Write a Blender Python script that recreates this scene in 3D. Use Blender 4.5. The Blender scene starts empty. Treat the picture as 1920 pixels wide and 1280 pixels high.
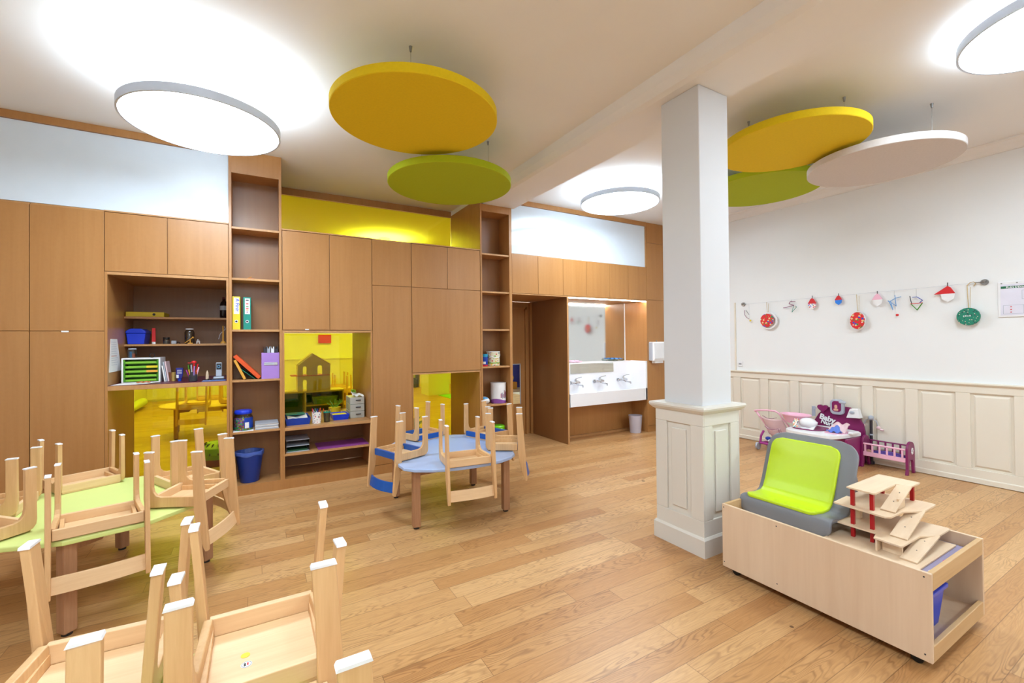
import bpy, bmesh, math, random
from mathutils import Vector, Matrix
random.seed(7)
S = bpy.context.scene
COL = S.collection
PI = math.pi

# ------------------------------------------------------------------ camera
cam_data = bpy.data.cameras.new('camera')
cam = bpy.data.objects.new('camera', cam_data)
COL.objects.link(cam)
YAW, PITCH, ROLL = -0.5255104, 0.0078628, -0.0097672
F = Vector((-math.sin(YAW), math.cos(YAW), 0)); R_ = Vector((math.cos(YAW), math.sin(YAW), 0)); U = Vector((0, 0, 1))
F2 = F*math.cos(PITCH)+U*math.sin(PITCH); U2 = U*math.cos(PITCH)-F*math.sin(PITCH)
R2 = R_*math.cos(ROLL)+U2*math.sin(ROLL); U3 = U2*math.cos(ROLL)-R_*math.sin(ROLL)
M = Matrix.Identity(4)
for i in range(3):
    M[i][0] = R2[i]; M[i][1] = U3[i]; M[i][2] = -F2[i]
M.translation = Vector((0, -4.9679, 1.45))
cam.matrix_world = M
cam_data.sensor_width = 36
cam_data.lens = 829.7236*36/1920
cam_data.shift_y = -(640-633.1176)/1920
cam_data.clip_start = 0.05
S.camera = cam

# ------------------------------------------------------------------ light and exposure
w = bpy.data.worlds.new('world'); S.world = w; w.use_nodes = True
w.node_tree.nodes['Background'].inputs[0].default_value = (0.9, 0.95, 1.0, 1)
w.node_tree.nodes['Background'].inputs[1].default_value = 0.25
S.view_settings.view_transform = 'Standard'
S.view_settings.look = 'None'
S.view_settings.gamma = 1
S.view_settings.use_curve_mapping = False
S.view_settings.exposure = 2.1
LAMP_DOWN, LAMP_UP = 6.7, 3.0
ROOM2 = 5.8
LED = 14.0

# ------------------------------------------------------------------ materials
def lin(c):
    out = []
    for v in c:
        v /= 255.0
        out.append(v/12.92 if v <= 0.04045 else ((v+0.055)/1.055)**2.4)
    return (*out, 1)
def newmat(name):
    m = bpy.data.materials.new(name); m.use_nodes = True
    return m, m.node_tree, m.node_tree.nodes['Principled BSDF']
def plain(name, rgb, rough=0.5, metal=0.0, coat=0.0, noise=0.03, nscale=8, bump=0.0, spec=0.5, trans=0.0, sss=0.0):
    m, t, b = newmat(name)
    c = lin(rgb)
    tc = t.nodes.new('ShaderNodeTexCoord'); n = t.nodes.new('ShaderNodeTexNoise')
    n.inputs['Scale'].default_value = nscale; n.inputs['Detail'].default_value = 4
    t.links.new(tc.outputs['Object'], n.inputs['Vector'])
    r = t.nodes.new('ShaderNodeValToRGB')
    r.color_ramp.elements[0].position = 0.3; r.color_ramp.elements[1].position = 0.7
    r.color_ramp.elements[0].color = (*[max(0, v*(1-noise)) for v in c[:3]], 1)
    r.color_ramp.elements[1].color = (*[min(1, v*(1+noise)) for v in c[:3]], 1)
    t.links.new(n.outputs['Fac'], r.inputs['Fac']); t.links.new(r.outputs['Color'], b.inputs['Base Color'])
    b.inputs['Roughness'].default_value = rough; b.inputs['Metallic'].default_value = metal
    b.inputs['Coat Weight'].default_value = coat; b.inputs['Specular IOR Level'].default_value = spec
    b.inputs['Transmission Weight'].default_value = trans
    if bump:
        bp = t.nodes.new('ShaderNodeBump'); bp.inputs['Strength'].default_value = bump; bp.inputs['Distance'].default_value = 0.01
        t.links.new(n.outputs['Fac'], bp.inputs['Height']); t.links.new(bp.outputs['Normal'], b.inputs['Normal'])
    return m
def emis(name, rgb, strength):
    m, t, b = newmat(name)
    b.inputs['Base Color'].default_value = lin(rgb)
    b.inputs['Emission Color'].default_value = lin(rgb); b.inputs['Emission Strength'].default_value = strength
    return m
def wood(name, light, dark, axis='Z', scale=1.0, rough=0.45, coord='Object', contrast=1.0, fleck=0.0, spec=0.5, coat=0.0):
    """fine grain stretched along one axis with soft broad figure"""
    m, t, b = newmat(name)
    tc = t.nodes.new('ShaderNodeTexCoord'); mp = t.nodes.new('ShaderNodeMapping')
    t.links.new(tc.outputs[coord], mp.inputs['Vector'])
    st = {'X': (1.2, 22, 22), 'Y': (22, 1.2, 22), 'Z': (22, 22, 1.2)}[axis]
    mp.inputs['Scale'].default_value = tuple(s*scale for s in st)
    n = t.nodes.new('ShaderNodeTexNoise'); n.inputs['Scale'].default_value = 2.2; n.inputs['Detail'].default_value = 7; n.inputs['Roughness'].default_value = 0.62
    n.inputs['Distortion'].default_value = 0.4
    t.links.new(mp.outputs['Vector'], n.inputs['Vector'])
    n2 = t.nodes.new('ShaderNodeTexNoise'); n2.inputs['Scale'].default_value = 0.28; n2.inputs['Detail'].default_value = 2
    t.links.new(mp.outputs['Vector'], n2.inputs['Vector'])
    mx = t.nodes.new('ShaderNodeMath'); mx.operation = 'MULTIPLY_ADD'; mx.inputs[1].default_value = 0.55
    sc = t.nodes.new('ShaderNodeMath'); sc.operation = 'MULTIPLY'; sc.inputs[1].default_value = 0.45
    t.links.new(n2.outputs['Fac'], sc.inputs[0]); t.links.new(n.outputs['Fac'], mx.inputs[0]); t.links.new(sc.outputs[0], mx.inputs[2])
    r = t.nodes.new('ShaderNodeValToRGB')
    lo, hi = 0.5-0.17/contrast, 0.5+0.17/contrast
    r.color_ramp.elements[0].position = lo; r.color_ramp.elements[1].position = hi
    r.color_ramp.elements[0].color = lin(dark); r.color_ramp.elements[1].color = lin(light)
    t.links.new(mx.outputs[0], r.inputs['Fac'])
    out = r.outputs['Color']
    if fleck:
        f = t.nodes.new('ShaderNodeTexNoise'); f.inputs['Scale'].default_value = 38; f.inputs['Detail'].default_value = 3
        t.links.new(tc.outputs[coord], f.inputs['Vector'])
        fr = t.nodes.new('ShaderNodeValToRGB'); fr.color_ramp.elements[0].position = 0.35; fr.color_ramp.elements[1].position = 0.62
        fr.color_ramp.elements[0].color = (1-fleck, 1-fleck, 1-fleck, 1); fr.color_ramp.elements[1].color = (1, 1, 1, 1)
        t.links.new(f.outputs['Fac'], fr.inputs['Fac'])
        mm = t.nodes.new('ShaderNodeMix'); mm.data_type = 'RGBA'; mm.blend_type = 'MULTIPLY'; mm.inputs[0].default_value = 1
        t.links.new(out, mm.inputs[6]); t.links.new(fr.outputs['Color'], mm.inputs[7]); out = mm.outputs[2]
    t.links.new(out, b.inputs['Base Color'])
    b.inputs['Roughness'].default_value = rough; b.inputs['Specular IOR Level'].default_value = spec
    b.inputs['Coat Weight'].default_value = coat; b.inputs['Coat Roughness'].default_value = 0.2
    return m
def floor_mat():
    m, t, b = newmat('oak_planks')
    L = t.links.new
    g = t.nodes.new('ShaderNodeNewGeometry')
    sep = t.nodes.new('ShaderNodeSeparateXYZ'); L(g.outputs['Position'], sep.inputs[0])
    def mth(op, a=None, b_=None, c=None):
        n = t.nodes.new('ShaderNodeMath'); n.operation = op
        for i, v in enumerate((a, b_, c)):
            if v is None: continue
            if isinstance(v, (int, float)): n.inputs[i].default_value = v
            else: L(v, n.inputs[i])
        return n.outputs[0]
    PW, PL = 0.125, 1.3
    row = mth('FLOOR', mth('DIVIDE', sep.outputs['Y'], PW))
    wn = t.nodes.new('ShaderNodeTexWhiteNoise'); wn.noise_dimensions = '1D'; L(row, wn.inputs['W'])
    xs = mth('ADD', mth('DIVIDE', sep.outputs['X'], PL), mth('MULTIPLY', wn.outputs['Value'], 7.3))
    colid = mth('FLOOR', xs)
    cmb = t.nodes.new('ShaderNodeCombineXYZ'); L(row, cmb.inputs[0]); L(colid, cmb.inputs[1])
    wn2 = t.nodes.new('ShaderNodeTexWhiteNoise'); wn2.noise_dimensions = '3D'; L(cmb.outputs[0], wn2.inputs['Vector'])
    # grain coordinates shifted per plank
    off = t.nodes.new('ShaderNodeVectorMath'); off.operation = 'SCALE'; off.inputs[3].default_value = 13.0; L(wn2.outputs['Color'], off.inputs[0])
    add = t.nodes.new('ShaderNodeVectorMath'); add.operation = 'ADD'; L(g.outputs['Position'], add.inputs[0]); L(off.outputs[0], add.inputs[1])
    mp = t.nodes.new('ShaderNodeMapping'); mp.inputs['Scale'].default_value = (1.6, 11, 1); L(add.outputs[0], mp.inputs['Vector'])
    # cathedral figure: contour bands of a stretched noise
    n = t.nodes.new('ShaderNodeTexNoise'); n.inputs['Scale'].default_value = 0.9; n.inputs['Detail'].default_value = 2.2; n.inputs['Roughness'].default_value = 0.45
    L(mp.outputs[0], n.inputs['Vector'])
    bands = mth('FRACT', mth('MULTIPLY', n.outputs['Fac'], 22.0))
    tri = mth('ABSOLUTE', mth('SUBTRACT', bands, 0.5))
    br = t.nodes.new('ShaderNodeValToRGB'); br.color_ramp.elements[0].position = 0.02; br.color_ramp.elements[1].position = 0.26
    br.color_ramp.elements[0].color = (0, 0, 0, 1); br.color_ramp.elements[1].color = (1, 1, 1, 1)
    L(tri, br.inputs['Fac'])
    mp2 = t.nodes.new('ShaderNodeMapping'); mp2.inputs['Scale'].default_value = (4, 95, 1); L(add.outputs[0], mp2.inputs['Vector'])
    n2 = t.nodes.new('ShaderNodeTexNoise'); n2.inputs['Scale'].default_value = 1.3; n2.inputs['Detail'].default_value = 6; n2.inputs['Roughness'].default_value = 0.7; L(mp2.outputs[0], n2.inputs['Vector'])
    r = t.nodes.new('ShaderNodeValToRGB')
    r.color_ramp.elements[0].position = 0.0; r.color_ramp.elements[0].color = lin((192, 140, 88))
    r.color_ramp.elements[1].position = 1.0; r.color_ramp.elements[1].color = lin((218, 174, 122))
    e = r.color_ramp.elements.new(0.5); e.color = lin((205, 157, 104))
    L(wn2.outputs['Value'], r.inputs['Fac'])
    r2 = t.nodes.new('ShaderNodeValToRGB'); r2.color_ramp.elements[0].position = 0.3; r2.color_ramp.elements[1].position = 0.62
    r2.color_ramp.elements[0].color = (0.82, 0.77, 0.71, 1); r2.color_ramp.elements[1].color = (1, 1, 1, 1)
    L(n2.outputs['Fac'], r2.inputs['Fac'])
    mul = t.nodes.new('ShaderNodeMix'); mul.data_type = 'RGBA'; mul.blend_type = 'MULTIPLY'; mul.inputs[0].default_value = 1
    L(r.outputs['Color'], mul.inputs[6]); L(r2.outputs['Color'], mul.inputs[7])
    mul2 = t.nodes.new('ShaderNodeMix'); mul2.data_type = 'RGBA'; mul2.blend_type = 'MIX'
    pn_ = t.nodes.new('ShaderNodeTexNoise'); pn_.inputs['Scale'].default_value = 0.55; pn_.inputs['Detail'].default_value = 1; L(mp.outputs[0], pn_.inputs['Vector'])
    pr_ = t.nodes.new('ShaderNodeValToRGB'); pr_.color_ramp.elements[0].position = 0.42; pr_.color_ramp.elements[1].position = 0.62
    pr_.color_ramp.elements[0].color = (0.25, 0.25, 0.25, 1); pr_.color_ramp.elements[1].color = (1, 1, 1, 1); L(pn_.outputs['Fac'], pr_.inputs['Fac'])
    L(mth('MULTIPLY', mth('MULTIPLY', mth('SUBTRACT', 1.0, br.outputs['Color']), 0.55), pr_.outputs['Color']), mul2.inputs[0])
    L(mul.outputs[2], mul2.inputs[6]); mul2.inputs[7].default_value = lin((128, 84, 50))
    # joints
    fy = mth('FRACT', mth('DIVIDE', sep.outputs['Y'], PW)); fx = mth('FRACT', xs)
    jy = mth('LESS_THAN', mth('MINIMUM', fy, mth('SUBTRACT', 1.0, fy)), 0.013)
    jx = mth('LESS_THAN', mth('MINIMUM', fx, mth('SUBTRACT', 1.0, fx)), 0.0012)
    j = mth('MAXIMUM', jy, jx)
    mul3 = t.nodes.new('ShaderNodeMix'); mul3.data_type = 'RGBA'; mul3.blend_type = 'MIX'
    L(mth('MULTIPLY', j, 0.55), mul3.inputs[0]); L(mul2.outputs[2], mul3.inputs[6]); mul3.inputs[7].default_value = lin((96, 64, 40))
    # knots
    v = t.nodes.new('ShaderNodeTexVoronoi'); v.inputs['Scale'].default_value = 1.25; L(g.outputs['Position'], v.inputs['Vector'])
    kn = mth('LESS_THAN', v.outputs['Distance'], 0.022)
    mul4 = t.nodes.new('ShaderNodeMix'); mul4.data_type = 'RGBA'; L(mth('MULTIPLY', kn, 0.8), mul4.inputs[0]); L(mul3.outputs[2], mul4.inputs[6]); mul4.inputs[7].default_value = lin((80, 48, 32))
    L(mul4.outputs[2], b.inputs['Base Color'])
    b.inputs['Roughness'].default_value = 0.36; b.inputs['Specular IOR Level'].default_value = 0.42
    return m
def tinted_glass(name, rgb, gloss=0.1):
    m, t, b = newmat(name)
    t.nodes.remove(b)
    out = t.nodes['Material Output']
    tr = t.nodes.new('ShaderNodeBsdfTransparent'); tr.inputs['Color'].default_value = lin(rgb)
    gl = t.nodes.new('ShaderNodeBsdfGlossy'); gl.inputs['Roughness'].default_value = 0.03
    lw = t.nodes.new('ShaderNodeLayerWeight'); lw.inputs['Blend'].default_value = 0.2
    mm = t.nodes.new('ShaderNodeMath'); mm.operation = 'MULTIPLY_ADD'; mm.inputs[1].default_value = 0.6; mm.inputs[2].default_value = gloss*0.4
    t.links.new(lw.outputs['Fresnel'], mm.inputs[0])
    mx = t.nodes.new('ShaderNodeMixShader')
    t.links.new(mm.outputs[0], mx.inputs[0]); t.links.new(tr.outputs[0], mx.inputs[1]); t.links.new(gl.outputs[0], mx.inputs[2])
    t.links.new(mx.outputs[0], out.inputs['Surface'])
    return m
def beads_mat():
    m, t, b = newmat('coloured_beads')
    tc = t.nodes.new('ShaderNodeTexCoord'); v = t.nodes.new('ShaderNodeTexVoronoi'); v.inputs['Scale'].default_value = 95
    t.links.new(tc.outputs['Object'], v.inputs['Vector'])
    h = t.nodes.new('ShaderNodeHueSaturation'); h.inputs['Saturation'].default_value = 2.0; h.inputs['Value'].default_value = 0.8
    t.links.new(v.outputs['Color'], h.inputs['Color']); t.links.new(h.outputs['Color'], b.inputs['Base Color'])
    return m
def print_mat(name, base, cols, scale=30, thr=0.35):
    """printed packaging / decorated paper: blobs of ink on a base colour"""
    m, t, b = newmat(name)
    tc = t.nodes.new('ShaderNodeTexCoord'); v = t.nodes.new('ShaderNodeTexVoronoi'); v.inputs['Scale'].default_value = scale
    t.links.new(tc.outputs['Object'], v.inputs['Vector'])
    lt = t.nodes.new('ShaderNodeMath'); lt.operation = 'LESS_THAN'; lt.inputs[1].default_value = thr
    t.links.new(v.outputs['Distance'], lt.inputs[0])
    sp = t.nodes.new('ShaderNodeSeparateXYZ'); t.links.new(v.outputs['Color'], sp.inputs[0])
    r = t.nodes.new('ShaderNodeValToRGB'); r.color_ramp.interpolation = 'CONSTANT'
    els = r.color_ramp.elements
    els[0].color = lin(cols[0]); els[0].position = 0
    els[1].color = lin(cols[-1]); els[1].position = (len(cols)-1)/len(cols)
    for i in range(1, len(cols)-1):
        e = els.new(i/len(cols)); e.color = lin(cols[i])
    t.links.new(sp.outputs[0], r.inputs['Fac'])
    mx = t.nodes.new('ShaderNodeMix'); mx.data_type = 'RGBA'; mx.inputs[6].default_value = lin(base)
    t.links.new(lt.outputs[0], mx.inputs[0]); t.links.new(r.outputs['Color'], mx.inputs[7])
    t.links.new(mx.outputs[2], b.inputs['Base Color']); b.inputs['Roughness'].default_value = 0.5
    return m

MT = {}
MT['ceiling'] = plain('ceiling_paint', (240, 237, 234), 0.9, noise=0.01, nscale=2)
MT['wall'] = plain('wall_paint', (239, 240, 240), 0.85, noise=0.012, nscale=2)
MT['wains'] = plain('wainscot_paint', (234, 226, 210), 0.42, noise=0.01, nscale=2)
MT['column'] = plain('column_paint', (222, 223, 226), 0.6, noise=0.01, nscale=2)
MT['colbase'] = plain('column_base_paint', (226, 221, 211), 0.42, noise=0.01, nscale=2)
MT['floor'] = floor_mat()
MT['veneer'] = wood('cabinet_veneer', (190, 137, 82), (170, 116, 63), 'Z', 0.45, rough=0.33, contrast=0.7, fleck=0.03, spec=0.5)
MT['veneer_dark'] = wood('cabinet_veneer_dark', (158, 110, 66), (140, 94, 54), 'Z', 0.45, rough=0.33, contrast=0.7)  # darker tone of the cabinet veneer, on recess backs and the partition
MT['veneer_edge'] = wood('veneer_edge', (200, 150, 98), (182, 131, 81), 'Z', 0.6, rough=0.4)
MT['gap'] = plain('shadow_gap', (52, 34, 24), 0.8)
MT['beech'] = wood('beech', (234, 192, 140), (212, 164, 112), 'Z', 1.5, rough=0.42, contrast=0.9)
MT['beech_board'] = wood('beech_board', (240, 204, 158), (224, 182, 134), 'X', 1.0, rough=0.45)
MT['oak_leg'] = wood('table_leg_wood', (186, 138, 100), (154, 106, 72), 'Z', 1.2, rough=0.45)
MT['ply'] = wood('birch_plywood', (236, 210, 180), (218, 186, 153), 'Z', 0.35, rough=0.5, contrast=0.8)
MT['plyx'] = wood('birch_plywood_edge', (214, 178, 130), (196, 154, 104), 'X', 0.6, rough=0.5)
MT['toywood'] = wood('toy_birch', (238, 214, 184), (224, 192, 156), 'X', 0.7, rough=0.5, contrast=0.8)
MT['glide'] = plain('white_felt_glide', (240, 240, 244), 0.6)
MT['black'] = plain('black_plastic', (24, 24, 26), 0.45)
MT['dark'] = plain('dark_plastic', (52, 50, 58), 0.35)
MT['white'] = plain('white_plastic', (240, 240, 242), 0.35)
MT['solid'] = plain('white_solid_surface', (244, 244, 248), 0.3, noise=0.005)
MT['paper'] = plain('paper', (238, 236, 236), 0.8)
MT['grey'] = plain('grey_plastic', (128, 130, 136), 0.42, noise=0.02)
MT['lgrey'] = plain('light_grey_plastic', (176, 182, 194), 0.4)
MT['rim'] = plain('lamp_rim_aluminium', (206, 216, 232), 0.4, metal=0.1)
MT['lime'] = plain('lime_cushion_vinyl', (202, 232, 30), 0.38, noise=0.03, nscale=3, bump=0.0)
MT['ltop'] = plain('pale_lime_laminate', (218, 232, 142), 0.4, noise=0.01)
MT['btop'] = plain('pale_blue_laminate', (170, 192, 232), 0.32, noise=0.01)
MT['bedge'] = plain('blue_lacquer', (20, 86, 172), 0.35)
MT['yfelt'] = plain('yellow_felt', (230, 196, 2), 0.9, noise=0.03, nscale=60)
MT['gfelt'] = plain('green_felt', (172, 186, 2), 0.9, noise=0.03, nscale=60)
MT['wfelt'] = plain('white_felt', (214, 206, 202), 0.9, noise=0.03, nscale=60)
MT['steel'] = plain('brushed_steel', (150, 148, 146), 0.3, metal=0.9)
MT['chrome'] = plain('chrome', (205, 208, 214), 0.12, metal=1.0, noise=0)
MT['mirror'] = plain('mirror', (225, 230, 230), 0.075, metal=1.0, noise=0)
MT['frost'] = plain('pale_blue_glass', (226, 238, 250), 0.09, noise=0.01, coat=0.0, spec=0.6)
MT['yglass'] = tinted_glass('yellow_glass', (230, 234, 108))
MT['cglass'] = tinted_glass('clear_glass', (225, 235, 232), 0.15)
MT['smoke'] = tinted_glass('clear_plastic', (190, 196, 196), 0.25)
MT['lamp'] = emis('lamp_diffuser', (222, 240, 253), LAMP_DOWN)
MT['lampup'] = emis('lamp_uplight', (222, 240, 253), LAMP_UP)
MT['lamp2'] = emis('lamp_diffuser_next_room', (255, 252, 246), ROOM2)
MT['led'] = emis('led_strip', (255, 248, 240), LED)
MT['purple'] = plain('plum_plastic', (132, 32, 92), 0.35)
MT['magenta'] = plain('magenta_plastic', (166, 54, 142), 0.35)
MT['pink'] = plain('pink_plastic', (246, 190, 212), 0.4)
MT['pinkf'] = plain('pink_fabric', (232, 200, 204), 0.85, bump=0.1)
MT['lilac'] = plain('lilac_card', (170, 130, 212), 0.6)
MT['violet'] = plain('violet_fabric', (104, 84, 176), 0.8)
MT['blue'] = plain('blue_plastic', (16, 58, 214), 0.35)
MT['dblue'] = plain('dark_blue_plastic', (14, 62, 172), 0.35)
MT['blueclear'] = plain('translucent_blue_plastic', (34, 72, 206), 0.3)
MT['red'] = plain('red_lacquer', (176, 14, 24), 0.35)
MT['redp'] = plain('bright_red', (214, 30, 36), 0.45)
MT['orange'] = plain('orange_card', (226, 84, 28), 0.5)
MT['amber'] = plain('amber_card', (226, 164, 60), 0.5)
MT['yellow'] = plain('yellow_card', (230, 204, 36), 0.5)
MT['teal'] = plain('teal_card', (14, 138, 122), 0.5)
MT['green'] = plain('green_plastic', (70, 140, 22), 0.4)
MT['lgreen'] = plain('bright_green_plastic', (122, 180, 34), 0.4)
MT['dgreen'] = plain('dark_green_card', (40, 92, 58), 0.6)
MT['burg'] = plain('burgundy_laminate', (94, 30, 54), 0.35)
MT['gold'] = plain('gold_ribbon', (190, 160, 90), 0.4, metal=0.3)
MT['tan'] = plain('tan_doll_skin', (224, 176, 148), 0.6)
MT['brown'] = plain('brown_plastic', (120, 72, 44), 0.6)
MT['orn_green'] = print_mat('green_dotted_paper', (20, 130, 104), [(220, 200, 180), (40, 40, 60), (230, 120, 110)], 60, 0.28)
MT['orn_red'] = print_mat('collage_red', (222, 36, 40), [(245, 240, 235), (40, 80, 200), (230, 200, 140), (30, 150, 60)], 34, 0.42)
MT['cloudprint'] = print_mat('printed_white_card', (240, 236, 234), [(220, 60, 90), (60, 60, 160), (60, 60, 70)], 55, 0.3)
MT['bucketprint'] = print_mat('printed_bucket', (224, 216, 186), [(200, 70, 60), (110, 170, 60), (80, 90, 150), (236, 190, 60)], 40, 0.4)
MT['toysprint'] = print_mat('mixed_small_toys', (170, 52, 34), [(210, 40, 30), (240, 140, 40), (40, 130, 160)], 60, 0.5)
MT['beads'] = beads_mat()
MT['leaf'] = plain('green_leaf', (34, 96, 50), 0.5)
MT['skygrey'] = plain('play_mat', (166, 158, 190), 0.7)
MT['room2wall'] = plain('next_room_wall_paint', (238, 236, 228), 0.8, noise=0.01)

# ------------------------------------------------------------------ mesh helpers
class MB:
    def __init__(s): s.bm = bmesh.new()
    def box(s, x0, x1, y0, y1, z0, z1):
        x0, x1 = sorted((x0, x1)); y0, y1 = sorted((y0, y1)); z0, z1 = sorted((z0, z1))
        v = [s.bm.verts.new(c) for c in ((x0,y0,z0),(x1,y0,z0),(x1,y1,z0),(x0,y1,z0),(x0,y0,z1),(x1,y0,z1),(x1,y1,z1),(x0,y1,z1))]
        for f in ((0,3,2,1),(4,5,6,7),(0,1,5,4),(1,2,6,5),(2,3,7,6),(3,0,4,7)): s.bm.faces.new([v[i] for i in f])
        return v
    def obox(s, c, size, rot):
        v = s.box(-size[0]/2, size[0]/2, -size[1]/2, size[1]/2, -size[2]/2, size[2]/2)
        for q in v: q.co = rot @ q.co + Vector(c)
        return v
    def prism(s, pts, axis, a, b):
        """polygon in the plane across axis, extruded from a to b"""
        def P(p, t):
            return {'X': (t, p[0], p[1]), 'Y': (p[0], t, p[1]), 'Z': (p[0], p[1], t)}[axis]
        va = [s.bm.verts.new(P(p, a)) for p in pts]; vb = [s.bm.verts.new(P(p, b)) for p in pts]
        s.bm.faces.new(va); s.bm.faces.new(vb[::-1])
        n = len(pts)
        for i in range(n): s.bm.faces.new((va[i], vb[i], vb[(i+1) % n], va[(i+1) % n]))
        bmesh.ops.recalc_face_normals(s.bm, faces=s.bm.faces[:])
        return va+vb
    def lathe(s, prof, c=(0,0,0), seg=24, sx=1.0, sy=1.0, cap=True):
        rings = []
        for r, z in prof:
            rings.append([s.bm.verts.new((c[0]+sx*r*math.cos(2*PI*k/seg), c[1]+sy*r*math.sin(2*PI*k/seg), c[2]+z)) for k in range(seg)])
        for a, b in zip(rings, rings[1:]):
            for k in range(seg): s.bm.faces.new((a[k], a[(k+1) % seg], b[(k+1) % seg], b[k]))
        if cap:
            s.bm.faces.new(rings[0][::-1]); s.bm.faces.new(rings[-1])
        return [v for r in rings for v in r]
    def cyl(s, p0, p1, r0, r1=None, seg=14):
        r1 = r0 if r1 is None else r1
        p0, p1 = Vector(p0), Vector(p1); d = p1-p0; L = d.length
        q = d.to_track_quat('Z', 'Y').to_matrix()
        v = s.lathe([(r0, 0), (r1, L)], seg=seg)
        for x in v: x.co = q @ x.co + p0
        return v
    def tube(s, pts, r, seg=8):
        for a, b in zip(pts, pts[1:]): s.cyl(a, b, r, seg=seg)
        for p in pts[1:-1]: s.ball(p, r, seg=seg, n=4)
    def ball(s, c, r, seg=16, n=8, sc=(1,1,1)):
        rr = bmesh.ops.create_uvsphere(s.bm, u_segments=seg, v_segments=n, radius=r)
        for v in rr['verts']: v.co = Vector((v.co.x*sc[0]+c[0], v.co.y*sc[1]+c[1], v.co.z*sc[2]+c[2]))
        return rr['verts']
    def xf(s, verts, m):
        for v in verts: v.co = m @ v.co
    def grid(s, fn, nu, nv):
        g = [[s.bm.verts.new(fn(i/nu, j/nv)) for j in range(nv+1)] for i in range(nu+1)]
        for i in range(nu):
            for j in range(nv): s.bm.faces.new((g[i][j], g[i+1][j], g[i+1][j+1], g[i][j+1]))

def wloc(o):
    v = Vector((0, 0, 0))
    while o: v = v+o.location; o = o.parent
    return v
def obj(name, mb, mat, parent=None, world=False, bevel=0.0, smooth=False, loc=None, thick=0.0, sub=0, kind=None, label=None):
    me = bpy.data.meshes.new(name)
    if world and parent is not None:
        off = -wloc(parent)
        for v in mb.bm.verts: v.co += off
    if loc is not None and parent is None:
        for v in mb.bm.verts: v.co -= Vector(loc)
    bmesh.ops.recalc_face_normals(mb.bm, faces=mb.bm.faces[:])
    mb.bm.to_mesh(me); mb.bm.free()
    me.materials.append(MT[mat] if isinstance(mat, str) else mat)
    if smooth:
        for p in me.polygons: p.use_smooth = True
        me.set_sharp_from_angle(angle=math.radians(38))
    o = bpy.data.objects.new(name, me); COL.objects.link(o)
    if parent is not None: o.parent = parent
    if loc is not None: o.location = loc
    if thick:
        md = o.modifiers.new('solid', 'SOLIDIFY'); md.thickness = thick; md.offset = 0
    if sub:
        md = o.modifiers.new('sub', 'SUBSURF'); md.levels = sub; md.render_levels = sub
    if bevel:
        md = o.modifiers.new('bevel', 'BEVEL'); md.width = bevel; md.segments = 2; md.limit_method = 'ANGLE'; md.angle_limit = math.radians(40)
    if kind: o['kind'] = kind
    if label: o['label'] = label
    return o
def tag(o, label, cat, group=None):
    o['label'] = label; o['category'] = cat
    if group: o['group'] = group
    return o
def thing(name, label, cat, loc=(0,0,0), rotz=0.0, group=None):
    o = bpy.data.objects.new(name, None); COL.objects.link(o)
    o.location = loc; o.rotation_euler = (0, 0, rotz); o.empty_display_size = 0.1
    return tag(o, label, cat, group)
def struct(name, mb, mat, parent=None, **k):
    o = obj(name, mb, mat, parent, **k)
    if parent is None: o['kind'] = 'structure'
    return o
def copy_tree(o, parent=None):
    c = o.copy(); COL.objects.link(c)
    if parent is not None: c.parent = parent
    for ch in list(o.children): copy_tree(ch, c)
    return c
def bx(*a):
    m = MB(); m.box(*a); return m
def text_obj(name, s, size, mat, parent, origin, xdir, ydir, extrude=0.0006, align='LEFT', bold=0.0):
    cu = bpy.data.curves.new(name, 'FONT'); cu.body = s; cu.size = size; cu.extrude = extrude; cu.align_x = align; cu.offset = bold
    tmp = bpy.data.objects.new(name+'_c', cu); COL.objects.link(tmp)
    bpy.context.view_layer.update()
    me = bpy.data.meshes.new_from_object(tmp.evaluated_get(bpy.context.evaluated_depsgraph_get()))
    bpy.data.objects.remove(tmp)
    x, y = Vector(xdir).normalized(), Vector(ydir).normalized(); z = x.cross(y)
    m = Matrix.Identity(4)
    for i in range(3): m[i][0] = x[i]; m[i][1] = y[i]; m[i][2] = z[i]
    m.translation = Vector(origin) - wloc(parent)
    me.transform(m)
    me.materials.clear(); me.materials.append(MT[mat])
    o = bpy.data.objects.new(name, me); COL.objects.link(o); o.parent = parent
    return o

# ================================================================== THE ROOM
H = 3.31; XR = 6.19; XL = -3.4; YB = -8.2; Y2 = 9.4
m = MB(); m.box(XL-0.2, XR+0.2, YB-0.2, Y2+0.2, -0.1, 0); struct('floor', m, 'floor')
m = MB(); m.box(XL-0.2, XR+0.2, YB-0.2, Y2+0.2, H, H+0.15); struct('ceiling', m, 'ceiling')
struct('wall_left', bx(XL-0.12, XL, YB, Y2, 0, H), 'wall')
struct('wall_back', bx(XL-0.12, XR+0.12, YB-0.12, YB, 0, H), 'wall')
struct('wall_right', bx(XR, XR+0.12, YB, Y2, 0, H), 'wall')
struct('wall_far', bx(XL-0.12, XR+0.12, Y2, Y2+0.12, 0, H), 'room2wall')
# stretch of dividing wall left of the picture, next to the cabinets
struct('wall_front', bx(XL, -2.452, 0.0, 0.95, 0, H), 'veneer')

# beam with softly splayed side
m = MB()
m.prism([(2.43, H), (2.455, 3.245), (2.49, 3.195), (2.53, 3.18), (2.93, 3.18), (2.93, H)], 'Y', YB, 0.95)
struct('ceiling_beam', m, 'ceiling')

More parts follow.
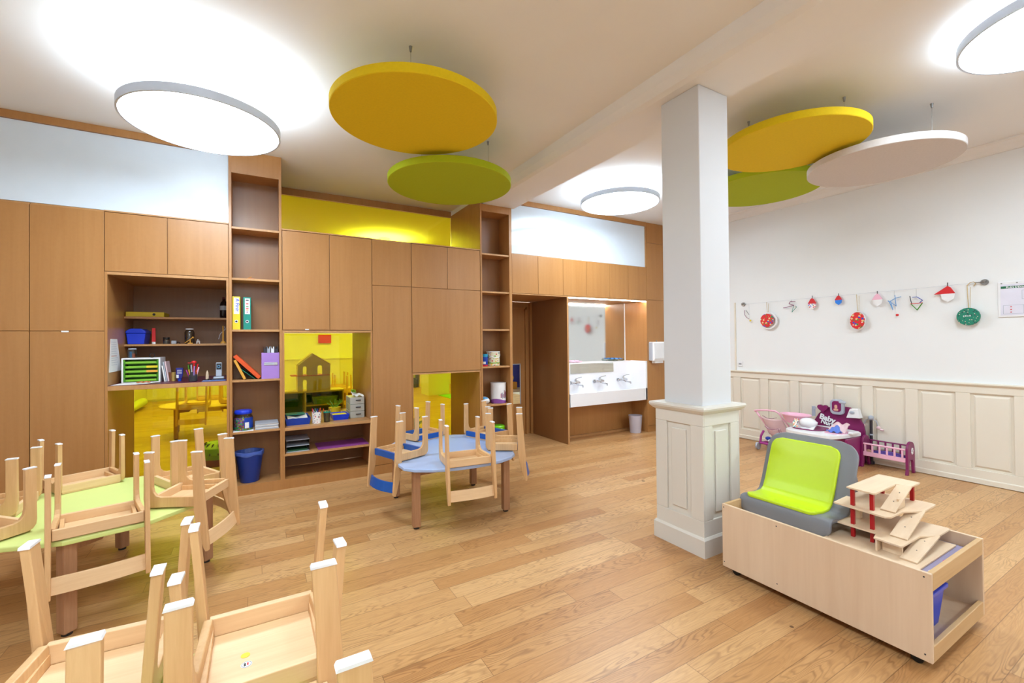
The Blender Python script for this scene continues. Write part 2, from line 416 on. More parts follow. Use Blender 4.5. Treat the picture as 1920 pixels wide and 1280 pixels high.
# cornice on the right wall
m = MB()
m.prism([(XR, H), (XR-0.10, H), (XR-0.10, H-0.012), (XR-0.07, H-0.02), (XR-0.04, H-0.05), (XR-0.02, H-0.085), (XR-0.018, H-0.10), (XR, H-0.10)], 'Y', YB, 0.0)
struct('trim_1', m, 'ceiling')
struct('trim_2', bx(XR-0.018, XR, -0.948, -0.930, 0.99, 1.99), 'wains')

# ---- panelled wainscot  on the right wall
def wains_run(m, Ys, x, sgn, y0, y1, z0=0.14, z1=0.89, top=0.965, bot=0.055):
    """Ys list of (ya, yb) panel openings along y on plane x, sgn = direction into the room"""
    m.box(x, x+sgn*0.012, y0, y1, bot, top)
    m.box(x+sgn*0.012, x+sgn*0.03, y0, y1, z1, top)
    m.box(x+sgn*0.012, x+sgn*0.03, y0, y1, bot, z0)
    prev = y1
    for ya, yb in sorted(Ys, reverse=True):
        m.box(x+sgn*0.012, x+sgn*0.03, yb, prev, z0, z1); prev = ya
    m.box(x+sgn*0.012, x+sgn*0.03, y0, prev, z0, z1)
panels = [(-1.313-0.4025*k, -1.02-0.4025*k) for k in range(-2, 17)]
m = MB(); wains_run(m, panels, XR, -1, YB, 0.0)
ws = struct('wainscot', m, 'wains', bevel=0.004)
m = MB()
for ya, yb in panels:
    i = 0.038
    a = [m.bm.verts.new((XR-0.0125, y, z)) for y, z in ((ya+0.02, 0.16), (yb-0.02, 0.16), (yb-0.02, 0.87), (ya+0.02, 0.87))]
    b = [m.bm.verts.new((XR-0.024, y, z)) for y, z in ((ya+i, 0.178), (yb-i, 0.178), (yb-i, 0.852), (ya+i, 0.852))]
    m.bm.faces.new(b)
    for k in range(4): m.bm.faces.new((a[k], a[(k+1) % 4], b[(k+1) % 4], b[k]))
struct('raised_panels', m, 'wains', ws)
m = MB()
m.prism([(XR, 0.99), (XR-0.05, 0.99), (XR-0.052, 0.98), (XR-0.045, 0.968), (XR-0.032, 0.958), (XR-0.03, 0.945), (XR, 0.945)], 'Y', YB, 0.0)
struct('trim_3', m, 'wains')
m = MB()
m.prism([(XR, 0.058), (XR-0.036, 0.058), (XR-0.042, 0.05), (XR-0.042, 0.006), (XR, 0.006)], 'Y', YB, 0.0)
struct('baseboard_right', m, 'wains')

# ---- column
m = MB(); m.box(2.60, 2.915, -3.03, -2.71, 0.98, 3.18)
colm = struct('column', m, 'column', bevel=0.006)
m = MB(); m.box(2.585, 2.955, -3.038, -2.665, 0.0, 0.97)
cx0, cx1, cy0, cy1 = 2.571, 2.97, -3.052, -2.65
m2 = MB()
for (a0, a1) in ((0, 1),):
    # faces at x=cx0 and x=cx1
    for x, s in ((cx0, 1), (cx1, -1)):
        m2.box(x, x+s*0.014, cy0, cy1, 0.12, 0.235); m2.box(x, x+s*0.014, cy0, cy1, 0.865, 0.955)
        m2.box(x, x+s*0.014, cy0, cy0+0.10, 0.235, 0.865); m2.box(x, x+s*0.014, cy1-0.10, cy1, 0.235, 0.865)
    for y, s in ((cy0, 1), (cy1, -1)):
        m2.box(cx0+0.014, cx1-0.014, y, y+s*0.014, 0.12, 0.235); m2.box(cx0+0.014, cx1-0.014, y, y+s*0.014, 0.865, 0.955)
        m2.box(cx0+0.014, cx0+0.10, y, y+s*0.014, 0.235, 0.865); m2.box(cx1-0.10, cx1-0.014, y, y+s*0.014, 0.235, 0.865)
    # raised fields
    for x, s in ((cx0+0.004, 1), (cx1-0.004, -1)): m2.box(x, x+s*0.01, cy0+0.14, cy1-0.14, 0.275, 0.825)
    for y, s in ((cy0+0.004, 1), (cy1-0.004, -1)): m2.box(cx0+0.14, cx1-0.14, y, y+s*0.01, 0.275, 0.825)
base = struct('panelled_base', m, 'colbase', colm)
struct('base_panels', m2, 'colbase', base, bevel=0.004)
m = MB()
def sq_ring(m, prof, x0, x1, y0, y1):
    rings = []
    for d, z in prof:
        rings.append([m.bm.verts.new(c) for c in ((x0-d, y0-d, z), (x1+d, y0-d, z), (x1+d, y1+d, z), (x0-d, y1+d, z))])
    for a, b in zip(rings, rings[1:]):
        for k in range(4): m.bm.faces.new((a[k], a[(k+1) % 4], b[(k+1) % 4], b[k]))
    m.bm.faces.new(rings[0][::-1]); m.bm.faces.new(rings[-1])
sq_ring(m, [(0.0, 0.945), (0.012, 0.952), (0.03, 0.972), (0.034, 0.985), (0.03, 0.997), (0.01, 1.0)], cx0, cx1, cy0, cy1)
struct('cap_moulding', m, 'colbase', colm)
m = MB(); sq_ring(m, [(0.014, 0.0), (0.014, 0.115), (0.004, 0.13)], cx0, cx1, cy0, cy1)
struct('skirting', m, 'colbase', colm)

# ================================================================== CABINET WALL
G = 0.0022
def doors(parent, rects, mat='veneer'):
    for (x0, x1, z0, z1) in rects:
        obj('door', bx(x0+G, x1-G, 0.0, 0.02, z0+G, z1-G), mat, parent, world=True, bevel=0.0012)
def cabinet(name, label, loc):
    return thing(name, label, 'cabinet', loc)
DEP = 0.95
# far left wardrobe, cropped by the frame
c = cabinet('wardrobe', 'tall brown wardrobe at the left edge of the picture, mostly out of view', (-2.0, 0.5, 0))
obj('body', bx(-2.45, -1.557, 0.021, DEP, 0.0, 2.60), 'veneer_edge', c, world=True)
doors(c, [(-2.0, -1.555, 0.0, 1.57), (-2.0, -1.555, 1.57, 2.585), (-2.45, -2.0, 0.0, 1.57), (-2.45, -2.0, 1.57, 2.585)])
c = cabinet('wardrobe', 'tall brown wardrobe with stacked doors and small white tab, left of the desk alcove', (-1.33, 0.5, 0))
obj('body', bx(-1.553, -1.106, 0.021, DEP, 0.0, 2.60), 'veneer_edge', c, world=True)
doors(c, [(-1.555, -1.104, 0.0, 1.57), (-1.555, -1.104, 1.57, 2.585)])
obj('door_tab', bx(-1.37, -1.325, -0.003, 0.0, 1.560, 1.572), 'white', c, world=True, label='small white door tab')

# desk alcove unit
c = cabinet('desk_alcove', 'brown cabinet alcove with two shelves over a burgundy desk top', (-0.66, 0.47, 0))
for a_, b_ in ((-1.104, -1.086), (-0.236, -0.217)):
    m = MB(); m.box(a_, b_, 0.0, DEP, 0.0, 2.076); m.box(a_, b_, 0.022, DEP, 2.076, 2.587); obj('side_panel', m, 'veneer', c, world=True)
obj('back_panel', bx(-1.086, -0.236, 0.93, DEP, 1.105, 2.06), 'veneer_dark', c, world=True)
obj('upper_box', bx(-1.086, -0.236, 0.022, DEP, 2.06, 2.585), 'veneer', c, world=True)
obj('top_edge', bx(-1.104, -0.217, 0.0, DEP, 2.588, 2.60), 'veneer_edge', c, world=True)
doors(c, [(-1.104, -0.678, 2.078, 2.585), (-0.678, -0.217, 2.078, 2.585)])
obj('lintel', bx(-1.086, -0.236, 0.0, 0.02, 2.052, 2.076), 'veneer_edge', c, world=True)
for z in (1.705, 1.437):
    obj('shelf', bx(-1.086, -0.236, 0.556, 0.93, z, z+0.02), 'veneer_edge', c, world=True, bevel=0.001)
dk = obj('desk_top', bx(-1.086, -0.236, 0.0, 0.93, 1.062, 1.1), 'veneer_edge', c, world=True, bevel=0.002)
obj('desk_surface', bx(-1.084, -0.238, 0.012, 0.93, 1.1, 1.105), 'burg', dk, world=True, label='burgundy desk surface')
obj('floor_plinth', bx(-1.086, -0.236, 0.0, 0.93, 0.0, 0.09), 'veneer', c, world=True)

# bookcases
def bookcase(label, x0, x1, xi0, xi1, zt, zs, top_boards):
    c = thing('bookcase', label, 'bookcase', ((x0+x1)/2, 0.14, 0))
    m = MB(); m.box(x0, xi0, -0.004, 0.275, 0.0, zt); m.box(xi1, x1, -0.004, 0.275, 0.0, zt); mk = MB(); mk.box(xi0, xi1, 0.262, 0.275, 0.0, zt); obj('back_panel', mk, 'veneer_dark', c, world=True)
    obj('side_panels', m, 'veneer', c, world=True, bevel=0.0015)
    obj('plinth', bx(x0, x1, -0.006, 0.0, 0.0, 0.092) if False else bx(xi0, xi1, -0.004, 0.262, 0.0, 0.098), 'veneer', c, world=True)
    for z in zs: obj('shelf', bx(xi0, xi1, 0.004, 0.262, z-0.02, z), 'veneer_edge', c, world=True, bevel=0.001)
    obj('top_panel', bx(xi0, xi1, -0.002, 0.262, top_boards, zt), 'veneer', c, world=True)
    return c
bc1 = bookcase('tall narrow brown bookcase with yellow and teal binders, right of the desk alcove', -0.215, 0.231, -0.192, 0.208, H-0.002, (0.608, 1.104, 1.588, 2.082, 2.572), 3.085)
bc2 = bookcase('tall narrow brown bookcase with buckets and tubs, beside the door recess', 2.432, 2.887, 2.455, 2.848, 3.178, (0.652, 1.135, 1.606, 2.084, 2.563), 3.09)
# side panel that reaches the ceiling beside the yellow clerestory
obj('tall_side', bx(2.432, 2.45, 0.275, 0.948, 2.6, 3.18), 'veneer', bc2, world=True)
obj('tall_side', bx(2.432, 2.45, 0.0, 0.948, 3.178, H-0.002) if False else bx(2.4325, 2.4395, 0.0, 0.948, 3.18, H-0.06), 'veneer', bc2, world=True)

# middle unit: doors above, yellow window alcove, open shelf below
c = cabinet('window_cabinet', 'brown cabinet with two upper doors over a yellow window alcove and a low open shelf', (0.68, 0.5, 0))
for a_, b_ in ((0.2315, 0.25), (1.092, 1.111)):
    m = MB(); m.box(a_, b_, 0.0, 1.06, 0.0, 1.583); m.box(a_, b_, 0.022, 1.06, 1.583, 2.587); obj('side_panel', m, 'veneer', c, world=True)
obj('upper_box', bx(0.25, 1.092, 0.022, 1.06, 1.578, 2.585), 'veneer', c, world=True)
obj('top_edge', bx(0.231, 1.111, 0.0, 1.06, 2.588, 2.60), 'veneer_edge', c, world=True)
doors(c, [(0.235, 0.675, 1.585, 2.585), (0.675, 1.111, 1.585, 2.585)])
obj('door_tab', bx(0.44, 0.475, -0.003, 0.0, 1.587, 1.597), 'white', c, world=True, label='small white door tab')
obj('lintel', bx(0.25, 1.092, 0.0, 0.02, 1.562, 1.58), 'veneer_edge', c, world=True)
obj('sill', bx(0.25, 1.092, 0.0, 1.06, 0.575, 0.603), 'veneer_edge', c, world=True, bevel=0.001)
obj('shelf', bx(0.25, 1.092, 0.004, 0.5, 0.322, 0.342), 'veneer_edge', c, world=True, bevel=0.001)
obj('back_panel', bx(0.25, 1.092, 0.5, 0.515, 0.1, 0.575), 'veneer_dark', c, world=True)
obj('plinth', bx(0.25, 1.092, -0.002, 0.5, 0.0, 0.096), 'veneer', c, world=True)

c = cabinet('wardrobe', 'tall brown cabinet with a full-height door under a square one, right of the yellow window', (1.33, 0.5, 0))
obj('body', bx(1.112, 1.5515, 0.021, DEP, 0.0, 2.60), 'veneer_edge', c, world=True)
doors(c, [(1.112, 1.553, 0.1, 2.083), (1.112, 1.553, 2.083, 2.585)])
obj('plinth', bx(1.112, 1.553, 0.0, 0.02, 0.0, 0.098), 'veneer', c, world=True)

c = cabinet('hatch_cabinet', 'brown cabinet with two square doors and one large panel above a low yellow window', (2.0, 0.5, 0))
for a_, b_ in ((1.554, 1.567), (2.412, 2.431)):
    m = MB(); m.box(a_, b_, 0.0, DEP, 0.0, 1.096); m.box(a_, b_, 0.022, DEP, 1.096, 2.587); obj('side_panel', m, 'veneer', c, world=True)
obj('upper_box', bx(1.567, 2.412, 0.022, DEP, 1.08, 2.585), 'veneer', c, world=True)
obj('top_edge', bx(1.554, 2.431, 0.0, DEP, 2.588, 2.60), 'veneer_edge', c, world=True)
doors(c, [(1.555, 1.996, 2.083, 2.585), (1.996, 2.43, 2.083, 2.585), (1.555, 2.43, 1.098, 2.083)])
obj('lintel', bx(1.567, 2.412, 0.0, 0.02, 1.076, 1.094), 'veneer_edge', c, world=True)
obj('plinth', bx(1.567, 2.412, 0.0, 0.93, 0.0, 0.09), 'veneer', c, world=True)

# upper wall cabinets over the door recess and the washing place
c = cabinet('wall_cabinet', 'row of six small brown upper doors under the right pale glass', (4.1, 0.5, 2.07))
obj('body', bx(2.889, 5.348, 0.021, DEP, 2.09, 2.60), 'veneer_edge', c, world=True)
xs = [2.889, 3.297, 3.715, 4.135, 4.573, 4.952, 5.349]
doors(c, [(a, b, 2.078, 2.59) for a, b in zip(xs, xs[1:])])
obj('soffit', bx(2.889, 5.348, 0.0, DEP, 2.064, 2.076), 'veneer_edge', c, world=True)
# end cabinet by the right wall
c = cabinet('wardrobe', 'tall brown end cabinet behind the white column, carrying the towel dispenser', (5.75, 0.5, 0))
obj('body', bx(5.352, XR-0.001, 0.021, DEP, 0.0, H-0.001), 'veneer_edge', c, world=True)
doors(c, [(5.35, 5.79, 0.1, 2.085), (5.35, 5.79, 2.085, 2.99), (5.79, XR-0.001, 0.1, 2.085), (5.79, XR-0.001, 2.085, 2.99), (5.35, XR-0.001, 2.99, H-0.001)])
obj('plinth', bx(5.35, XR-0.001, 0.004, 0.02, 0.0, 0.098), 'veneer', c, world=True)
# wood lining between door recess and washing place
c = thing('partition_panel', 'brown partition board between the door recess and the washing place', 'panel', (3.8, 0.47, 0))
obj('board', bx(3.774, 3.80, 0.002, DEP, 0.0, 2.062), 'veneer_dark', c, world=True); obj('edge_band', bx(3.774, 3.80, 0.0, 0.002, 0.0, 2.062), 'veneer_edge', c, world=True)

# clerestory pale glass and fascia strips
def window(n, parts, glass, frame_boxes=None, mat='veneer_edge'):
    o = struct('window_%d' % n, parts, glass)
    if frame_boxes:
        m = MB()
        for b in frame_boxes: m.box(*b)
        obj('window_frame', m, mat, o, world=True)
    return o
window(1, bx(-3.39, -0.217, 0.02, 0.03, 2.602, 3.245), 'frost')
window(2, bx(2.889, 5.349, 0.02, 0.03, 2.602, 3.245), 'frost', [(5.335, 5.349, 0.004, 0.02, 2.602, 3.245)])
struct('trim_4', bx(-3.39, -0.217, 0.0, 0.03, 3.247, H-0.001), 'veneer')
struct('trim_5', bx(2.94, 5.349, 0.0, 0.03, 3.247, H-0.001), 'veneer')
struct('trim_6', bx(0.235, 2.43, 0.93, 0.97, 3.225, H-0.001), 'burg' if False else 'veneer')
window(3, bx(0.235, 2.43, 0.945, 0.951, 2.602, 3.223), 'yglass')
window(4, bx(-1.085, -0.237, 0.94, 0.946, 0.092, 1.06), 'yglass')
window(5, bx(0.251, 1.091, 1.045, 1.051, 0.605, 1.575), 'yglass')
window(6, bx(1.568, 2.411, 0.94, 0.946, 0.092, 1.078), 'yglass')
# back side of the closed cabinets as seen from the next room is the same veneer body; close the gaps above
struct('wall_clerestory', bx(2.889, 5.345, 0.9, 0.95, 2.602, H), 'room2wall')
struct('wall_clerestory_left', bx(XL, -0.217, 0.9, 0.95, 2.602, H), 'room2wall')
struct('wall_bookcase_back', bx(-0.215, 0.23, 0.9, 0.95, 0, H), 'room2wall')
struct('wall_bookcase_back_right', bx(2.44, 2.888, 0.9, 0.95, 0, 3.17), 'room2wall')

# door in the recess
d = bx(2.889, 3.773, 0.93, 0.95, 0.0, 2.06)
dm = MB()
dm.box(2.889, 3.50, 0.95, 0.97, 0.0, 0.478); dm.box(2.889, 3.42, 0.95, 0.97, 0.478, 1.09); dm.box(2.889, 3.50, 0.95, 0.97, 1.09, 2.06)
dm.box(3.575, 3.773, 0.95, 0.97, 0, 2.06); dm.box(3.50, 3.575, 0.95, 0.97, 0.0, 0.478); dm.box(3.50, 3.575, 0.95, 0.97, 1.09, 2.06)
d = struct('door_1', dm, 'veneer')
fr = MB(); fr.box(3.66, 3.69, 0.92, 0.95, 0.0, 1.98); fr.box(2.889, 3.69, 0.92, 0.95, 1.95, 1.98); fr.box(3.735, 3.773, 0.90, 0.95, 0.0, 2.06)
obj('door_frame', fr, 'veneer', d, world=True)
g = MB(); g.box(3.42, 3.575, 0.955, 0.960, 0.478, 1.09)
obj('door_glass', g, 'cglass', d, world=True)
g = MB(); g.box(3.568, 3.578, 0.94, 0.95, 0.47, 1.10); g.box(3.42, 3.578, 0.94, 0.95, 1.088, 1.10)
obj('glass_trim', g, 'lgrey', d, world=True)

# ---- washing place
s = thing('wash_trough', 'long white washing trough with three chrome taps in a lit alcove', 'sink', (4.55, 0.25, 0.5))
m = MB(); m.box(3.802, 5.338, 0.33, 0.48, 0.62, 1.115)
obj('back_ledge', m, 'solid', s, world=True, bevel=0.003)
m = MB(); m.box(3.802, 5.338, 0.0, 0.03, 0.512, 0.698)
obj('apron', m, 'solid', s, world=True, bevel=0.003)
m = MB(); m.box(3.802, 5.338, 0.03, 0.33, 0.56, 0.60)
obj('basin_floor', m, 'solid', s, world=True)
for a_, b_ in ((3.802, 3.82), (5.305, 5.338)): obj('end_panel', bx(a_, b_, 0.0, 0.33, 0.512, 1.12), 'solid', s, world=True, bevel=0.002)
obj('low_mirror', bx(4.07, 4.93, 0.322, 0.33, 0.955, 1.10), 'mirror', s, world=True, label='low strip mirror')
def tap(x):
    y = 0.33; z = 0.82
    m = MB()
    for dx in (-0.07, 0.07): m.cyl((x+dx, y, z), (x+dx, y-0.02, z), 0.028); m.cyl((x+dx, y-0.02, z), (x+dx, y-0.05, z), 0.014)
    m.cyl((x-0.075, y-0.055, z), (x+0.075, y-0.055, z), 0.02)
    m.cyl((x, y-0.055, z), (x, y-0.055, z+0.055), 0.022, 0.018)
    t = obj('tap', m, 'chrome', s, world=True, smooth=True)
    m = MB(); m.tube([(x, y-0.055, z-0.01), (x+0.01, y-0.10, z-0.025), (x+0.02, y-0.2, z-0.03), (x+0.02, y-0.2, z-0.055)], 0.010)
    obj('spout', m, 'chrome', t, world=True, smooth=True)
    m = MB(); m.tube([(x, y-0.055, z+0.06), (x+0.01, y-0.10, z+0.075), (x+0.03, y-0.16, z+0.09)], 0.006)
    obj('lever', m, 'chrome', t, world=True, smooth=True)
for x in (4.13, 4.60, 5.09): tap(x)
struct('trim_7', bx(5.3385, 5.3505, 0.0, DEP, 0.0, 2.062), 'veneer')
struct('trim_8', bx(3.802, 5.338, 0.345, 0.36, 0.02, 0.61), 'veneer')
struct('baseboard_1', bx(3.802, 5.338, 0.30, 0.345, 0.0, 0.03), 'veneer_edge')
mir = thing('wall_mirror', 'large mirror over the white washing trough', 'mirror', (4.57, 0.48, 1.12))
obj('mirror_glass', bx(3.802, 5.338, 0.478, 0.484, 1.118, 2.06), 'mirror', mir, world=True)
obj('mirror_edge', bx(5.328, 5.338, 0.47, 0.478, 1.118, 2.06), 'white', mir, world=True)
led = thing('led_strip', 'thin glowing strip light under the cabinet above the washing place', 'light', (4.55, 0.03, 2.05))
obj('light_bar', bx(3.81, 5.33, 0.012, 0.028, 2.052, 2.063), 'led', led, world=True)
# dispenser
dsp = thing('towel_dispenser', 'white paper towel dispenser on the brown end cabinet beside the column', 'dispenser', (5.49, -0.06, 1.1))
m = MB(); m.prism([(0.0, 1.12), (-0.10, 1.12), (-0.115, 1.16), (-0.10, 1.40), (-0.085, 1.42), (0.0, 1.42)], 'X', 5.385, 5.64)
obj('cover', m, 'white', dsp, world=True, bevel=0.006)
obj('side_shell', bx(5.378, 5.386, -0.07, 0.0, 1.13, 1.41), 'lgrey', dsp, world=True)
m = MB(); m.box(5.42, 5.60, -0.09, -0.02, 1.085, 1.12); obj('paper_towel', m, 'paper', dsp, world=True)
m = MB(); m.cyl((5.5, -0.05, 1.42), (5.5, -0.05, 1.45), 0.008); obj('lock', m, 'steel', dsp, world=True)
# bins
b = thing('waste_bin', 'small frosted white bin standing under the washing trough', 'bin', (5.17, 0.10, 0))
m = MB(); m.lathe([(0.085, 0), (0.105, 0.27), (0.10, 0.27), (0.082, 0.006)], (0, 0, 0), 28, cap=False); m.lathe([(0.083, 0.002), (0.083, 0.008)], (0, 0, 0), 28)
obj('bucket', m, plain('frosted_plastic', (214, 206, 216), 0.35, trans=0.25), b, smooth=True)
b = thing('pedal_bin', 'dark bin with white lid half hidden by the column base', 'bin', (5.66, -0.15, 0))
m = MB(); m.box(-0.14, 0.14, -0.10, 0.10, 0.0, 0.44); obj('bin_body', m, 'dark', b, bevel=0.015)
m = MB(); m.box(-0.15, 0.15, -0.11, 0.11, 0.44, 0.49); obj('lid', m, 'white', b, bevel=0.015)
# things on the ledge
m = MB(); m.grid(lambda u, v: (4.0+u*0.32, 0.35+v*0.1, 1.135+0.012*math.sin(9*u+3*v)*math.sin(7*v+u*4)), 20, 8)
tag(obj('towel', m, 'pink', thick=0.01, loc=(4.16, 0.40, 1.12)), 'folded pink and white cloth lying on the washing trough ledge', 'towel')
m = MB(); m.box(4.93, 5.2, 0.35, 0.46, 1.116, 1.15)
t = tag(obj('wipes_pack', m, 'cglass', loc=(5.06, 0.40, 1.116), bevel=0.01), 'clear pack with blue print on the washing trough ledge under the mirror', 'wipes')
m = MB(); m.grid(lambda u, v: (4.97+u*0.2, 0.36+v*0.09, 1.153+0.01*math.sin(14*u)*math.cos(9*v)), 14, 6)
obj('blue_wrap', m, plain('blue_wrap', (70, 140, 220), 0.4), t, world=True, thick=0.004)

# ================================================================== CEILING LAMPS AND PANELS
def lamp(label, x, y, z, r=0.47, mat='lamp', up='lampup', group=None):
    t = thing('ceiling_lamp', label, 'lamp', (x, y, z), group=group)
    m = MB(); m.lathe([(r-0.012, 0.0), (r, 0.0), (r, 0.055), (r-0.012, 0.055), (r-0.012, 0.0)], seg=96, cap=False)
    obj('rim', m, 'rim', t, smooth=True)
    m = MB(); m.lathe([(0.001, 0.004), (r-0.012, 0.004)], seg=96, cap=False); obj('diffuser', m, mat, t)
    m = MB(); m.lathe([(0.001, 0.042), (r-0.012, 0.042)], seg=96, cap=False); obj('top_diffuser', m, up, t)
    m = MB(); m.lathe([(0.09, 0.05), (0.09, H-z-0.001)], seg=32); obj('mounting_box', m, 'white', t, smooth=True)
    return t
lamp('large round white ceiling lamp above the left cabinets', -0.300, -1.233, 2.96)
lamp('round white ceiling lamp just left of the column top', 3.857, -0.967, 3.11)
lamp('round white ceiling lamp cut off by the top right corner', 3.975, -4.426, 3.19)
lamp('round white ceiling lamp straight above the foreground chairs, left bay', -0.3, -4.43, 3.11)
lamp('round white ceiling lamp far behind the camera, left bay', -0.3, -7.3, 3.11)
lamp('round white ceiling lamp overhead behind the camera, right bay', 4.3, -7.2, 3.11)
for lb, x, y in (('near left', -1.4, 3.4), ('far left', -1.4, 7.2), ('near middle', 2.0, 3.0), ('far middle', 2.0, 7.0), ('near right', 4.9, 3.6), ('far right', 4.9, 7.2)):
    lamp('round ceiling lamp of the next room beyond the yellow glass, ' + lb, x, y, 3.1, 0.47, 'lamp2', 'lamp2', group='lamps of the next room')
def disc(name, label, x, y, z, r, mat, hooks):
    t = thing(name, label, 'acoustic panel', (x, y, z))
    m = MB(); m.lathe([(r-0.004, 0), (r, 0.004), (r, 0.056), (r-0.004, 0.06)], seg=112); obj('disc', m, mat, t, smooth=True)
    for hx, hy in hooks:
        m = MB(); m.cyl((hx, hy, z+0.06), (hx, hy, H-0.02), 0.0012, seg=6); wv = obj('wire', m, 'steel', t, world=True)
        m = MB(); m.cyl((hx, hy, H-0.035), (hx, hy, H-0.001), 0.006, 0.011); obj('hook', m, 'steel', wv, world=True)
disc('ceiling_panel', 'large yellow round ceiling panel left of the beam', 0.981, -1.968, 3.0, 0.566, 'yfelt', [(0.853, -2.262), (1.30, -1.9), (0.75, -1.7)])
disc('ceiling_panel', 'olive green round ceiling panel just below the yellow one, left of the beam', 1.58, -1.124, 2.90, 0.566, 'gfelt', [(1.88, -1.318), (1.4, -0.85)])
disc('ceiling_panel', 'yellow round ceiling panel right of the column', 3.86, -2.957, 3.04, 0.54, 'yfelt', [(3.66, -2.73), (3.942, -3.32), (4.2, -2.7)])
disc('ceiling_panel', 'white round ceiling panel near the right wall', 4.732, -3.254, 2.95, 0.535, 'wfelt', [(4.668, -3.618), (4.9, -3.0)])
disc('ceiling_panel', 'green round ceiling panel behind the yellow one, right of the column', 4.932, -2.084, 3.115, 0.594, 'gfelt', [(4.8, -1.8), (5.2, -2.1)])

# ================================================================== SMALL CHAIRS UPSIDE DOWN ON THE TABLES
# local frame: z = 0 is the seat's top face lying on the table, legs point up, +y is the chair's front
def chair_proto(blue, label, bh=0.185, fh=0.158, dy=0.0, spl=0.0, bowd=0.035):
    t = thing('childrens_chair', label, 'chair')
    for s in (-1, 1):
        # one L-shaped side board: seat rail running into the front leg
        m = MB()
        pts = [(-0.128, 0.008), (0.110, 0.008), (0.135, 0.016), (0.149, 0.036), (0.152, 0.06), (0.150, 0.326), (0.104, 0.326), (0.104, 0.125), (0.098, 0.097), (0.082, 0.077), (0.058, 0.068), (-0.128, 0.066)]
        v = m.prism(pts, 'X', -0.011, 0.011)
        for q in v: q.co.x += s*spl*max(0.0, q.co.z-0.03)/0.30; q.co.x += s*((bh-0.013)+(fh-bh+0.013)*(q.co.y+0.13)/0.28); q.co.y += dy if q.co.y > 0 else 0
        fl_ = obj('front_leg', m, 'beech', t, bevel=0.003)
        m = MB(); v = m.prism([(0.102, 0.326), (0.152, 0.326), (0.150, 0.332), (0.105, 0.332)], 'X', -0.012, 0.012)
        for q in v: q.co.x += s*spl*max(0.0, q.co.z-0.03)/0.30; q.co.x += s*((bh-0.013)+(fh-bh+0.013)*(q.co.y+0.13)/0.28); q.co.y += dy if q.co.y > 0 else 0
        obj('glide', m, 'glide', fl_)
        # back leg running on down into the back post
        m = MB()
        pts = [(-0.172, 0.326), (-0.118, 0.326), (-0.126, 0.20), (-0.130, 0.06), (-0.132, 0.0), (-0.142, -0.08), (-0.162, -0.16), (-0.184, -0.235), (-0.196, -0.255), (-0.211, -0.250), (-0.212, -0.21), (-0.205, -0.14), (-0.198, -0.06), (-0.192, 0.02), (-0.182, 0.16)]
        v = m.prism(pts, 'X', -0.0105, 0.0105)
        for q in v: q.co.x += s*(bh+spl*max(0.0, q.co.z-0.03)/0.30)
        bl = obj('back_leg', m, 'beech', t, bevel=0.003)
        m = MB(); v = m.prism([(-0.174, 0.326), (-0.116, 0.326), (-0.119, 0.332), (-0.171, 0.332)], 'X', -0.0115, 0.0115)
        for q in v: q.co.x += s*(bh+spl*max(0.0, q.co.z-0.03)/0.30)
        obj('glide', m, 'glide', bl)
    m = MB(); v = m.box(-0.160, 0.160, -0.125, 0.138, 0.0005, 0.012)
    for q in v: q.co.x *= ((bh-0.025)/0.16 if q.co.y < 0 else (fh-0.012)/0.16); q.co.y += dy if q.co.y > 0 else 0
    st = obj('seat', m, 'beech_board', t, bevel=0.002)
    m = MB()
    m.box(0.013-bh, bh-0.013, -0.150, -0.128, 0.010, 0.062); obj('rear_rail', m, 'bedge' if blue else 'beech_board', t, bevel=0.002, label='blue rear seat rail' if blue else None)
    m = MB(); m.box(0.009-fh, fh-0.009, 0.119+dy, 0.141+dy, 0.010, 0.058)
    obj('front_rail', m, 'bedge' if blue else 'beech_board', t, bevel=0.002, label='blue front seat rail' if blue else None)
    for s in (-1, 1):
        m = MB(); m.box(s*(min(bh, fh)-0.016)-0.008, s*(min(bh, fh)-0.016)+0.008, -0.127, 0.118+dy, 0.012, 0.040); obj('cleat', m, 'beech', st)
    # curved back slat
    m = MB()
    N = 14; vs = []
    for k in range(N+1):
        u = -1+2*k/N; x = u*(bh-0.007); bow = bowd*(1-u*u)
        vs.append([m.bm.verts.new((x, y-bow+dy, z)) for (y, z, dy) in ((-0.168, -0.155, 0), (-0.186, -0.232, 0), (-0.186, -0.232, -0.012), (-0.168, -0.155, -0.012))])
    for a, b in zip(vs, vs[1:]):
        for k in range(4): m.bm.faces.new((a[k], a[(k+1) % 4], b[(k+1) % 4], b[k]))
    m.bm.faces.new(vs[0]); m.bm.faces.new(vs[-1][::-1])
    obj('backrest', m, 'bedge' if blue else 'beech_board', t, bevel=0.002, label='blue backrest' if blue else None)
    return t
def put(o, x, y, z, face_deg, label, group):
    """face_deg: world direction the chair's front points to"""
    o.location = (x, y, z); o.rotation_euler = (0, 0, math.radians(face_deg-90))
    o['label'] = label; o['group'] = group
plain_chair = chair_proto(False, 'x', bowd=0.016); blue_chair = chair_proto(True, 'x'); large_chair = chair_proto(False, 'x', 0.147, 0.150, 0.045, 0.023, 0.016)
TZ = 0.49
used = {id(plain_chair): False, id(blue_chair): False, id(large_chair): False}
def chair(proto, *a):
    if not used[id(proto)]:
        used[id(proto)] = True; put(proto, *a)
    else: put(copy_tree(proto), *a)
GB, GG, GF = 'chairs upside down on the blue table', 'chairs upside down on the lime table', 'chairs upside down on the foreground table'
chair(plain_chair, 1.441, -1.706, TZ, 84, 'all-wood small chair upside down on the near edge of the pale blue table', GB)
chair(blue_chair, 1.955, -1.425, TZ, 149, 'blue-backed small chair upside down on the right edge of the pale blue table', GB)
